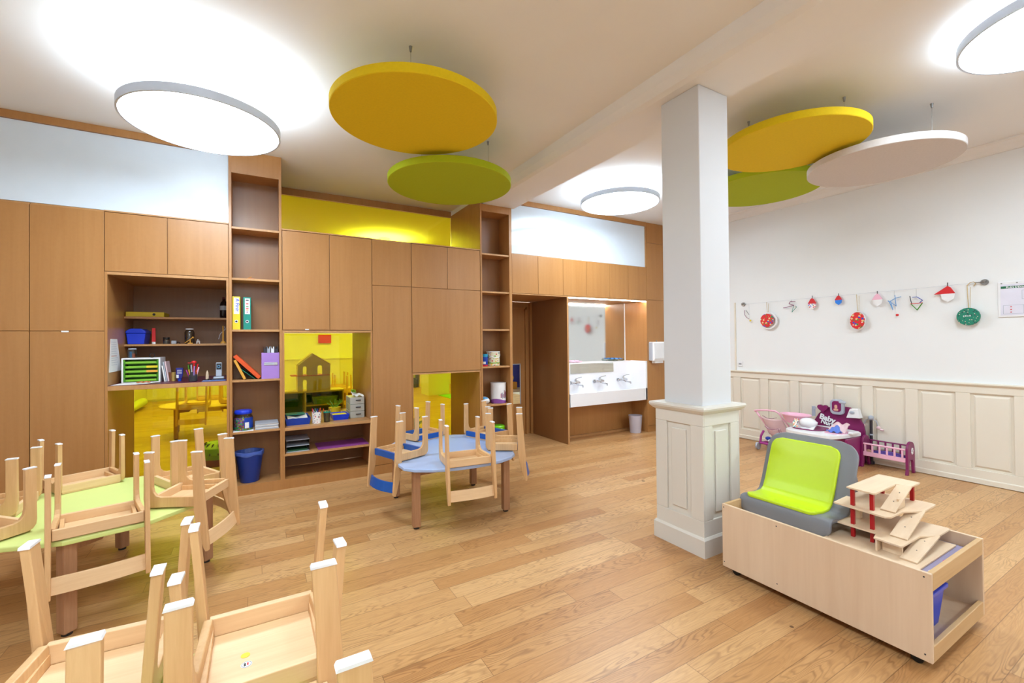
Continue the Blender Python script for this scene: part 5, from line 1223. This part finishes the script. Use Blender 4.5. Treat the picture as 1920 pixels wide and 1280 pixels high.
m = MB(); v = m.box(-0.02, 0.02, -0.0122, -0.0112, 0.065, 0.125); m.xf(v, Matrix.Translation((0, 0.01, 0.031)) @ rx(math.radians(-8))); obj('screen', m, 'black', hs)
m = MB(); v = m.lathe([(0.010, 0), (0.013, 0), (0.013, 0.0006), (0.010, 0.0006), (0.010, 0)], seg=20, cap=False); m.xf(v, Matrix.Translation((0, -0.0105, 0.127)) @ rx(math.radians(82))); obj('screen_ring', m, plain('screen_blue', (120, 190, 240), 0.4), hs)
t = tag(obj('magazine', bx(-0.43, -0.245, -0.0, 0.14, ZD, ZD+0.003) if False else bx(-0.43, -0.245, 0.01, 0.15, ZD, ZD+0.003), print_mat('magazine_cover', (96, 124, 190), [(230, 230, 240), (40, 60, 140)], 20, 0.3), loc=(-0.34, 0.08, ZD)), 'blue magazine lying at the right front of the desk', 'magazine')
m = MB(); m.tube([(-0.44, 0.18, ZD+0.005), (-0.40, 0.165, ZD+0.006), (-0.38, 0.175, ZD+0.006), (-0.36, 0.16, ZD+0.01), (-0.30, 0.155, ZD+0.01), (-0.26, 0.165, ZD+0.008)], 0.004, seg=6); m.ball((-0.39, 0.16, ZD+0.008), 0.008); m.ball((-0.37, 0.162, ZD+0.008), 0.008)
tag(obj('spectacles', m, 'black', loc=(-0.36, 0.17, ZD)), 'black cable and spectacles in front of the phone on the desk', 'glasses')
for k, (x0, x1, y0, y1, r) in enumerate(((-1.07, -0.86, 0.012, 0.22, 0.0), (-1.05, -0.80, 0.03, 0.20, 0.0))):
    m = MB(); v = m.prism([(x0, y0), (x1-0.04, y0), (x1+0.03, y1), (x0+0.02, y1)], 'Z', ZD+0.0015*k, ZD+0.0015*k+0.0013); tag(obj('paper_sheet', m, 'paper', loc=(x0+0.1, y0+0.1, ZD+0.0015*k)), ['lower white paper sheet at the left front of the desk', 'upper white paper sheet at the left front of the desk'][k], 'paper')
m = MB()
for k in range(5): m.ball((-0.90+0.018*k, 0.09+0.012*math.sin(2.2*k), ZD+0.013+0.003*(k % 2)), 0.010, 10, 6, (1.5, 1.0, 0.7))
tag(obj('craft_clay', m, plain('clay', (186, 112, 66), 0.7), loc=(-0.87, 0.09, ZD+0.003), smooth=True), 'small brown clay craft lying on the papers on the desk', 'craft')
m = MB(); m.prism([(0.093, 1.504), (0.30, 1.504), (0.44, 1.215), (0.045, 1.215)], 'X', -1.0855, -1.084); t = thing('notice_sheet', 'white notice sheet taped to the left inner side of the desk alcove', 'notice', (-1.085, 0.25, 1.35)); obj('sheet', m, 'paper', t, world=True)
m = MB()
for k in range(11): m.box(-1.084, -1.0835, 0.11, 0.27+0.02*math.sin(k*3)+0.004*k, 1.475-0.02*k, 1.478-0.02*k)
obj('text_lines', m, 'lgrey', t, world=True)
m = MB(); m.box(-1.084, -1.0835, 0.11, 0.28, 1.352, 1.357); obj('orange_line', m, 'orange', t, world=True)

# window sill (z 0.603)
ZS = 0.6035
def tray(label, x0, x1, y0, y1, h, mat, lab):
    t = thing('document_tray', label, 'tray', ((x0+x1)/2, (y0+y1)/2, ZS)); m = MB(); e = 0.012
    R = [[m.bm.verts.new(c) for c in ((x0+e, y0+e, ZS), (x1-e, y0+e, ZS), (x1-e, y1-e, ZS), (x0+e, y1-e, ZS))], [m.bm.verts.new(c) for c in ((x0, y0, ZS+h), (x1, y0, ZS+h), (x1, y1, ZS+h), (x0, y1, ZS+h))],
         [m.bm.verts.new(c) for c in ((x0+0.006, y0+0.006, ZS+h), (x1-0.006, y0+0.006, ZS+h), (x1-0.006, y1-0.006, ZS+h), (x0+0.006, y1-0.006, ZS+h))], [m.bm.verts.new(c) for c in ((x0+e+0.006, y0+e+0.006, ZS+0.004), (x1-e-0.006, y0+e+0.006, ZS+0.004), (x1-e-0.006, y1-e-0.006, ZS+0.004), (x0+e+0.006, y1-e-0.006, ZS+0.004))]]
    for a, b_ in zip(R, R[1:]):
        for k in range(4): m.bm.faces.new((a[k], a[(k+1) % 4], b_[(k+1) % 4], b_[k]))
    m.bm.faces.new(R[0][::-1]); m.bm.faces.new(R[-1])
    obj('tray_body', m, mat, t, world=True); return t
tray('blue tray heaped with paper at the left of the yellow window sill', 0.262, 0.50, 0.12, 0.48, 0.07, 'dblue', '')
m = MB(); m.grid(lambda u, v: (0.285+0.19*u, 0.15+0.28*v, ZS+0.062+0.012*math.sin(6*u+3*v)), 12, 12); tag(obj('paper_pile', m, 'paper', loc=(0.38, 0.28, ZS+0.05), thick=0.01), 'crumpled white papers lying in the left blue tray', 'paper')
m = MB(); m.box(0.28, 0.46, 0.30, 0.45, ZS+0.082, ZS+0.088); tag(obj('folder', m, 'teal', loc=(0.38, 0.38, ZS+0.082)), 'teal folder on top of the papers in the left blue tray', 'folder')
tray('smaller blue tray with yellow papers between pens and drawer tower', 0.725, 0.90, 0.20, 0.42, 0.06, 'blue', '')
tag(obj('paper_sheet', bx(0.742, 0.885, 0.22, 0.40, ZS+0.045, ZS+0.049), 'yellow', loc=(0.81, 0.31, ZS+0.045)), 'yellow paper lying in the smaller blue tray', 'paper')
t = thing('pen_cup', 'white printed cup full of dark pens on the yellow window sill', 'cup', (0.558, 0.14, ZS))
m = MB(); m.lathe([(0.042, 0), (0.047, 0.12), (0.043, 0.12), (0.038, 0.004)], seg=28, cap=False); m.lathe([(0.042, 0), (0.04, 0.004)], seg=28); obj('cup', m, 'cloudprint', t, smooth=True)
pc = ['black', 'dark', 'dblue', 'brown', 'white', 'redp', 'lgrey', 'teal', 'burg', 'orange']; pn = ['black', 'charcoal', 'navy', 'brown', 'white', 'red', 'grey', 'teal', 'burgundy', 'orange']
for k in range(10):
    a = 2*PI*k/10; m = MB(); m.cyl((0.558+0.02*math.cos(a), 0.14+0.02*math.sin(a), ZS+0.008), (0.558+0.042*math.cos(a), 0.14+0.04*math.sin(a), ZS+0.15+0.012*math.sin(3*k)), 0.005, seg=8)
    tag(obj('pen', m, pc[k], loc=(0.558, 0.14, ZS+0.008)), pn[k] + ' pen standing in the white printed cup on the sill', 'pen', 'pens in the white cup')
t = thing('pencil_pot', 'teal rimmed pot of splayed pencils beside the white cup on the sill', 'pot', (0.662, 0.16, ZS))
m = MB(); m.lathe([(0.03, 0), (0.036, 0.10), (0.033, 0.10), (0.027, 0.004)], seg=24, cap=False); m.lathe([(0.03, 0), (0.028, 0.004)], seg=24); obj('pot', m, 'smoke', t, smooth=True)
m = MB(); m.lathe([(0.0365, 0.10), (0.038, 0.115), (0.034, 0.115), (0.033, 0.10)], seg=24, cap=False); obj('pot_rim', m, 'teal', t, smooth=True)
for k in range(8):
    a = 2*PI*k/8+0.2; m = MB(); m.cyl((0.662+0.016*math.cos(a), 0.16+0.016*math.sin(a), ZS+0.008), (0.662+0.036*math.cos(a), 0.16+0.03*math.sin(a), ZS+0.13+0.015*math.sin(2*k)), 0.0035, seg=6)
    tag(obj('pencil', m, ['toywood', 'brown', 'gold', 'paper', 'orange', 'toywood', 'yellow', 'brown'][k], loc=(0.662, 0.16, ZS+0.008)), ['pale wood', 'brown', 'gold', 'white', 'orange', 'birch', 'yellow', 'dark brown'][k] + ' pencil standing in the teal rimmed pot on the sill', 'pencil', 'pencils in the pot')
dr = thing('drawer_tower', 'translucent three-drawer tower on the right of the yellow window sill', 'drawers', (0.99, 0.38, ZS))
for k in range(3):
    z = ZS+0.078*k
    m = MB(); m.box(0.915, 1.07, 0.24, 0.50, z, z+0.075); d_ = obj('drawer', m, plain('milky_plastic_%d' % k, (206, 206, 198), 0.3, trans=0.3), dr, world=True, bevel=0.004)
    m = MB(); m.box(0.975, 1.03, 0.228, 0.24, z+0.038, z+0.048); obj('handle', m, 'dark', d_, world=True, bevel=0.002)
m = MB(); m.grid(lambda u, v: (0.945+0.12*u, 0.26+0.10*v+0.02*math.sin(5*u), ZS+0.245+0.05*(1-u)*v+0.010*math.sin(12*u+5*v)), 14, 8); o = tag(obj('craft_paper', m, 'paper', loc=(1.0, 0.3, ZS+0.235), thick=0.003), 'white and green folded paper craft on top of the drawer tower', 'craft')
m = MB(); m.grid(lambda u, v: (0.94+0.05*u, 0.28+0.05*v, ZS+0.30+0.02*math.sin(4*u+3*v)), 6, 6); obj('green_leaf', m, 'lgreen', o, world=True, thick=0.003)
m = MB()
for k in range(9):
    a = k*0.7; m.tube([(0.82, 0.70, ZS+0.001), (0.82+0.03*math.cos(a), 0.70+0.03*math.sin(a), ZS+0.09), (0.82+0.09*math.cos(a), 0.70+0.07*math.sin(a), ZS+0.15+0.02*math.sin(k))], 0.004, seg=5)
t = thing('craft_plant', 'yellow green paper plant standing behind the smaller blue tray', 'plant', (0.82, 0.70, ZS)); obj('stems', m, 'lgreen', t, world=True)
m = MB(); m.lathe([(0.06, 0.002), (0.07, 0.08)], seg=20); obj('basket', m, 'yellow', t)
# open shelf below
t = thing('filing_tray', 'clear grey stacking trays at the left of the low open shelf', 'tray', (0.37, 0.2, 0.3425)); m = MB()
for z in (0.3425, 0.40, 0.46): m.box(0.265, 0.48, 0.06, 0.34, z, z+0.005)
obj('tray_levels', m, 'lgrey', t, world=True); m = MB()
for x in (0.265, 0.476): m.box(x, x+0.004, 0.06, 0.34, 0.348, 0.46)
obj('tray_sides', m, 'smoke', t, world=True)
tag(obj('folder', bx(0.28, 0.46, 0.08, 0.33, 0.3478, 0.362), 'dgreen', loc=(0.37, 0.2, 0.3478)), 'dark green folders in the bottom clear tray of the open shelf', 'folder')
m = MB(); v = m.box(0.56, 1.07, 0.03, 0.36, 0.3428, 0.349); t = tag(obj('folder', m, plain('violet_card', (150, 70, 150), 0.5), loc=(0.8, 0.2, 0.3428)), 'wide violet folder lying on the low open shelf', 'folder')

# right bookcase
def canister(name, label, cat, x, y, z, r, h, mat, lidmat=None, lh=0.0, lr=None, seg=28):
    t = thing(name, label, cat, (x, y, z)); m = MB(); m.lathe([(r*0.96, 0), (r, 0.004), (r, h)], seg=seg); obj('body', m, mat, t, smooth=True)
    if lidmat:
        m = MB(); m.lathe([(lr or r*1.03, h+0.0003), (lr or r*1.03, h+lh)], seg=seg); obj('lid', m, lidmat, t, smooth=True)
    return t
t = canister('paint_tub', 'small navy tub with turquoise lid on the right bookcase', 'tub', 2.525, 0.10, 1.1355, 0.045, 0.12, 'dblue', plain('turquoise', (20, 150, 190), 0.4), 0.035)
m = MB(); m.lathe([(0.0455, 0.0), (0.0455, 0.02)], seg=28, cap=False); obj('red_band', m, 'redp', t, smooth=True); m = MB(); m.grid(lambda u, v: (0.0462*math.cos(-2.6+u*1.0), 0.0462*math.sin(-2.6+u*1.0), 0.03+0.03*v), 6, 1); obj('label', m, 'paper', t)
t = canister('toy_bucket', 'printed bucket with white lid and handle on the right bookcase', 'bucket', 2.67, 0.13, 1.1355, 0.085, 0.175, 'bucketprint', 'white', 0.012, 0.09)
m = MB(); m.lathe([(0.0825, 0.003), (0.0862, 0.045)], seg=28, cap=False); obj('green_band', m, 'lgreen', t, smooth=True)
m = MB(); m.tube([(-0.088, -0.01, 0.165), (-0.07, -0.06, 0.13), (-0.02, -0.09, 0.105), (0.04, -0.085, 0.11), (0.085, -0.03, 0.14), (0.09, -0.005, 0.165)], 0.004, seg=6); obj('handle', m, 'white', t, smooth=True)
t = canister('storage_drum', 'tall white drum with purple base print on the right bookcase', 'drum', 2.741, 0.13, 0.6525, 0.10, 0.255, 'white', 'white', 0.008, 0.103)
m = MB(); N = 40; m.grid(lambda u, v: (0.1006*math.cos(2*PI*u), 0.1006*math.sin(2*PI*u), 0.002+v*(0.045+0.014*math.sin(4*PI*u))), N, 1); obj('purple_band', m, plain('purple_print', (134, 72, 156), 0.5), t, smooth=True)
rr_ = random.Random(3)
m = MB(); m2 = MB(); m3 = MB()
for k in range(11):
    a = -1.75+k*0.105; h = rr_.uniform(0.04, 0.10); zz = 0.06+rr_.uniform(0, 0.02); mm = (m, m2, m3)[k % 3]
    mm.grid(lambda u, v: (0.1010*math.cos(a+u*0.06), 0.1010*math.sin(a+u*0.06), zz+h*v), 1, 3)
obj('print_figures', m, 'redp', t); obj('print_figures', m2, 'dblue', t); obj('print_figures', m3, plain('dark_violet', (80, 40, 90), 0.5), t)
t = thing('wipes_bag', 'crumpled blue and white wipes packet on the right bookcase', 'packet', (2.535, 0.12, 0.6525))
m = MB(); v = m.ball((0, 0, 0.045), 0.07, 18, 12, (1.0, 1.1, 0.62))
for q in v: q.co += Vector((0.006*math.sin(60*q.co.z+30*q.co.x), 0.005*math.sin(50*q.co.x), 0.004*math.sin(70*q.co.y)))
obj('packet', m, 'paper', t, smooth=True); m = MB(); m.ball((-0.01, -0.02, 0.072), 0.05, 14, 8, (0.9, 0.9, 0.35)); obj('blue_flap', m, plain('wipes_blue', (70, 160, 220), 0.4), t, smooth=True)
t = canister('toy_jar', 'clear jar of red toys with bright green lid at the bottom of the right bookcase', 'jar', 2.735, 0.14, 0.0985, 0.085, 0.19, 'toysprint')
m = MB(); m.lathe([(0.09, 0.1903), (0.092, 0.25), (0.08, 0.262)], seg=32); lid = obj('lid', m, plain('lime_lid', (120, 208, 24), 0.35), t, smooth=True)
m = MB(); m.grid(lambda u, v: (0.0928*math.cos(-2.2+u*0.8), 0.0928*math.sin(-2.2+u*0.8), 0.21+0.018*v), 8, 1); obj('lid_label', m, 'paper', lid)

# ================================================================== NEXT ROOM SEEN THROUGH THE YELLOW GLASS
m = MB(); wp = [(XL+0.3+0.42*k, XL+0.6+0.42*k) for k in range(22)]
m.box(XL, XR, Y2-0.012, Y2, 0.05, 0.97); m.box(XL, XR, Y2-0.03, Y2-0.012, 0.89, 0.97); m.box(XL, XR, Y2-0.03, Y2-0.012, 0.05, 0.14)
prev = XL
for a, b_ in wp: m.box(prev, a, Y2-0.03, Y2-0.012, 0.14, 0.89); prev = b_
w2 = struct('wainscot_far', m, 'wains'); struct('trim_9', bx(XL, XR, Y2-0.06, Y2, 0.97, 1.0), 'wains')
struct('wall_next_room_left', bx(-2.55, -2.43, 1.0, Y2, 0, H), 'room2wall')
m = MB(); m.box(-2.43, -2.40, 1.0, Y2, 0, 0.97); struct('wainscot_next_room', m, 'wains')
m = MB(); m.cyl((-2.28, 2.2, 0.12), (-2.28, 8.3, 0.12), 0.09, seg=20); tag(obj('bolster_roll', m, 'ltop', loc=(-2.28, 5.2, 0.03), smooth=True), 'long pale roll along the left wall of the next room', 'bolster')
m = MB(); m.box(4.1, 4.6, 6.6, 7.1, 0, 3.3); struct('column_next_room', m, 'column')
m = MB(); m.box(4.05, 4.65, 6.55, 7.15, 0.0, 1.0); struct('column_base_next_room', m, 'colbase')
su = thing('toy_shelf', 'low open shelf unit with dark green back behind the large yellow window', 'shelf', (0.66, 1.58, 0))
m = MB()
for x in (0.22, 0.555, 1.025): m.box(x, x+0.018, 1.42, 1.74, 0.0, 0.80)
m.box(0.22, 1.043, 1.42, 1.74, 0.80, 0.82); m.box(0.22, 1.043, 1.42, 1.74, 0.0, 0.05); m.box(0.573, 1.025, 1.42, 1.74, 0.62, 0.635); m.box(0.573, 1.025, 1.42, 1.74, 0.40, 0.415)
obj('frame', m, 'toywood', su, world=True); obj('back_board', bx(0.22, 1.043, 1.74, 1.755, 0.0, 0.82), 'dgreen', su, world=True, label='dark green back board')
for (x0, x1, z0) in ((0.65, 0.97, 0.6355), (0.65, 0.97, 0.4155)):
    m = MB(); m.prism([(x0+0.02, z0), (x1-0.02, z0), (x1, z0+0.10), (x0, z0+0.10)], 'Y', 1.46, 1.70); tag(obj('storage_box', m, plain('green_tray', (120, 160, 96), 0.5), loc=((x0+x1)/2, 1.58, z0)), 'pale green tray on the ' + ('upper' if z0 > 0.6 else 'lower') + ' tier of the shelf behind the glass', 'tray')
dh = thing('dolls_house', 'wooden dolls house with gable and arched doors behind the yellow window', 'dolls house', (0.67, 1.58, 0.8205))
def archn(x, w_, zb, h, n=8):
    return [(x-w_/2, zb)] + [(x-w_/2*math.cos(PI*k/n), zb+h-w_/2+w_/2*math.sin(PI*k/n)) for k in range(n+1)] + [(x+w_/2, zb)]
z0, z1, z2, z3 = 0.821, 1.018, 1.165, 1.305
m = MB(); m.prism([(0.485, z0)] + archn(0.56, 0.045, z0, 0.15) + [(0.865, z0), (0.865, z1), (0.485, z1)], 'Y', 1.45, 1.46); obj('lower_front', m, 'toywood', dh, world=True)
m = MB(); m.prism([(0.485, z1+0.009)] + archn(0.56, 0.045, z1+0.009, 0.12) + archn(0.745, 0.055, z1+0.009, 0.13) + [(0.865, z1+0.009), (0.865, z2), (0.655, z3), (0.485, z2)], 'Y', 1.45, 1.46); obj('upper_front', m, 'toywood', dh, world=True)
m = MB(); m.box(0.40, 0.87, 1.44, 1.70, z1, z1+0.009); obj('middle_floor', m, 'orange', dh, world=True, label='orange middle floor')
m = MB(); m.box(0.475, 0.485, 1.45, 1.70, z0, z1); m.box(0.865, 0.875, 1.45, 1.70, z0, z1); m.box(0.475, 0.485, 1.46, 1.70, z1+0.009, z2); m.box(0.865, 0.875, 1.46, 1.70, z1+0.009, z2); obj('side_walls', m, 'toywood', dh, world=True)
m = MB(); m.prism([(0.465, z2-0.005), (0.655, z3+0.004), (0.885, z2-0.005), (0.885, z2+0.006), (0.655, z3+0.016), (0.465, z2+0.006)], 'Y', 1.462, 1.70); obj('roof', m, 'toywood', dh, world=True)
def table2(label, x, y, rot=0.0):
    t = table(label, x, y, rot, [(0.6*math.cos(math.radians(a)), 0.6*math.sin(math.radians(a))) for a in range(0, 360, 15)], 'beech_board', 'x', leg_r=0.37)
    return t
GN = 'chairs upside down in the next room'
table2('round topped wooden table in the next room, seen under the desk', -0.72, 3.85, 0.1)
chair(plain_chair, -0.80, 3.35, TZ, 80, 'upturned chair on the near edge of the table seen under the desk', GN)
chair(plain_chair, -0.30, 3.62, TZ, 150, 'upturned chair on the right edge of the table seen under the desk', GN)
chair(plain_chair, -0.70, 4.36, TZ, -90, 'upturned chair on the far edge of the table seen under the desk', GN)
table2('wooden table in the next room behind the dolls house', 1.75, 4.75, 0.3)
chair(plain_chair, 1.45, 4.30, TZ, 60, 'upturned chair on the near edge of the table behind the dolls house', GN)
chair(plain_chair, 2.0, 4.35, TZ, 120, 'upturned chair on the near right edge of the table behind the dolls house', GN)
chair(plain_chair, 1.55, 5.25, TZ, -80, 'upturned chair on the far edge of the table behind the dolls house', GN)
chair(plain_chair, 2.25, 5.0, TZ, -160, 'upturned chair on the far right edge of the table behind the dolls house', GN)
m = MB(); m.box(1.62, 1.98, 9.33, 9.36, 1.45, 1.70); tag(obj('red_notice', m, 'redp', loc=(1.8, 9.35, 1.45)), 'red rectangular notice on the far wall of the next room', 'notice')
pf = thing('striped_pouf', 'round yellow and black striped pouf on the floor just behind the low glass', 'pouf', (-0.38, 1.42, 0.0))
m = MB(); m.lathe([(0.19, 0.10), (0.22, 0.16), (0.20, 0.23), (0.12, 0.28), (0.02, 0.29)], seg=28); obj('top_cover', m, 'lgreen', pf, smooth=True)
m = MB(); m.lathe([(0.16, 0.0), (0.20, 0.03), (0.19, 0.0997)], seg=28); obj('red_base', m, 'purple', pf, smooth=True)
m = MB()
for k in range(8):
    a = PI*k/8; m.tube([(0.222*math.cos(a), 0.222*math.sin(a), 0.16), (0.15*math.cos(a), 0.15*math.sin(a), 0.272), (-0.15*math.cos(a), -0.15*math.sin(a), 0.272), (-0.222*math.cos(a), -0.222*math.sin(a), 0.16)], 0.007, seg=5)
obj('stripes', m, 'black', pf)
pl = thing('potted_plant', 'dark green leafy plant on the floor behind the low right yellow window', 'plant', (2.05, 1.6, 0))
m = MB(); m.lathe([(0.09, 0), (0.12, 0.16), (0.11, 0.16)], seg=24); obj('pot', m, 'brown', pl, smooth=True)
m = MB()
rr_ = random.Random(5)
for k in range(34):
    a = rr_.uniform(0, 2*PI); L_ = rr_.uniform(0.12, 0.24); el = rr_.uniform(0.3, 1.3)
    d_ = Vector((math.cos(a)*math.cos(el), math.sin(a)*math.cos(el), math.sin(el))); s_ = Vector((-math.sin(a), math.cos(a), 0))*0.03
    b0 = Vector((0, 0, 0.16)); p1 = b0+d_*L_*0.5; p2 = b0+d_*L_+Vector((0, 0, -0.02))
    vs = [m.bm.verts.new(c) for c in (b0, p1+s_, p2, p1-s_)]; m.bm.faces.new(vs)
obj('foliage', m, 'leaf', pl, thick=0.002)
rg = tag(obj('green_rug', bx(4.3, 5.6, 5.2, 6.5, 0.0, 0.012), plain('green_rug_pile', (130, 210, 90), 0.9), loc=(5.0, 5.9, 0)), 'light green rug on the next room floor, seen through the right yellow window', 'rug')
bn = thing('bench_shelf', 'low wooden bench with baskets against the far wall of the next room', 'bench', (3.9, 9.0, 0))
m = MB(); m.box(2.9, 4.6, 8.8, 9.3, 0.42, 0.46)
for x in (2.9, 3.45, 4.0, 4.56): m.box(x, x+0.04, 8.8, 9.3, 0, 0.42)
obj('frame', m, 'toywood', bn, world=True)
for k, x in enumerate((2.98, 3.53, 4.08)): tag(obj('basket', bx(x, x+0.4, 8.85, 9.25, 0.0, 0.30), ['dgreen', 'brown', 'dark'][k], loc=(x+0.2, 9.05, 0), bevel=0.02), ['dark green', 'brown', 'charcoal'][k]+' basket under the low bench of the next room', 'basket')
# things behind the slit in the door
ss = thing('toy_stand', 'blue and white stand with toys glimpsed through the slit glass of the door', 'shelf', (3.62, 1.35, 0))
m = MB(); m.box(3.35, 4.0, 1.25, 1.6, 0.0, 0.03); m.box(3.35, 4.0, 1.25, 1.6, 0.62, 0.66); m.box(3.98, 4.0, 1.25, 1.6, 0.03, 1.2); obj('frame', m, 'white', ss, world=True)
m = MB(); m.box(3.35, 3.98, 1.58, 1.6, 0.66, 1.25); obj('blue_back', m, 'blue', ss, world=True)
for (x, z, c, nme) in ((3.60, 0.661, 'redp', 'red'), (3.70, 0.661, 'amber', 'amber')):
    m = MB(); m.box(x-0.04, x+0.04, 1.32, 1.42, z, z+0.12); tag(obj('toy_box', m, c, loc=(x, 1.37, z), bevel=0.01), nme + ' toy box on the stand seen through the slit glass', 'box')
m = MB(); m.ball((3.62, 1.36, 0.85), 0.065); tag(obj('toy_ball', m, 'yellow', loc=(3.62, 1.36, 0.785), smooth=True), 'yellow ball on the red toy box behind the slit glass', 'ball')
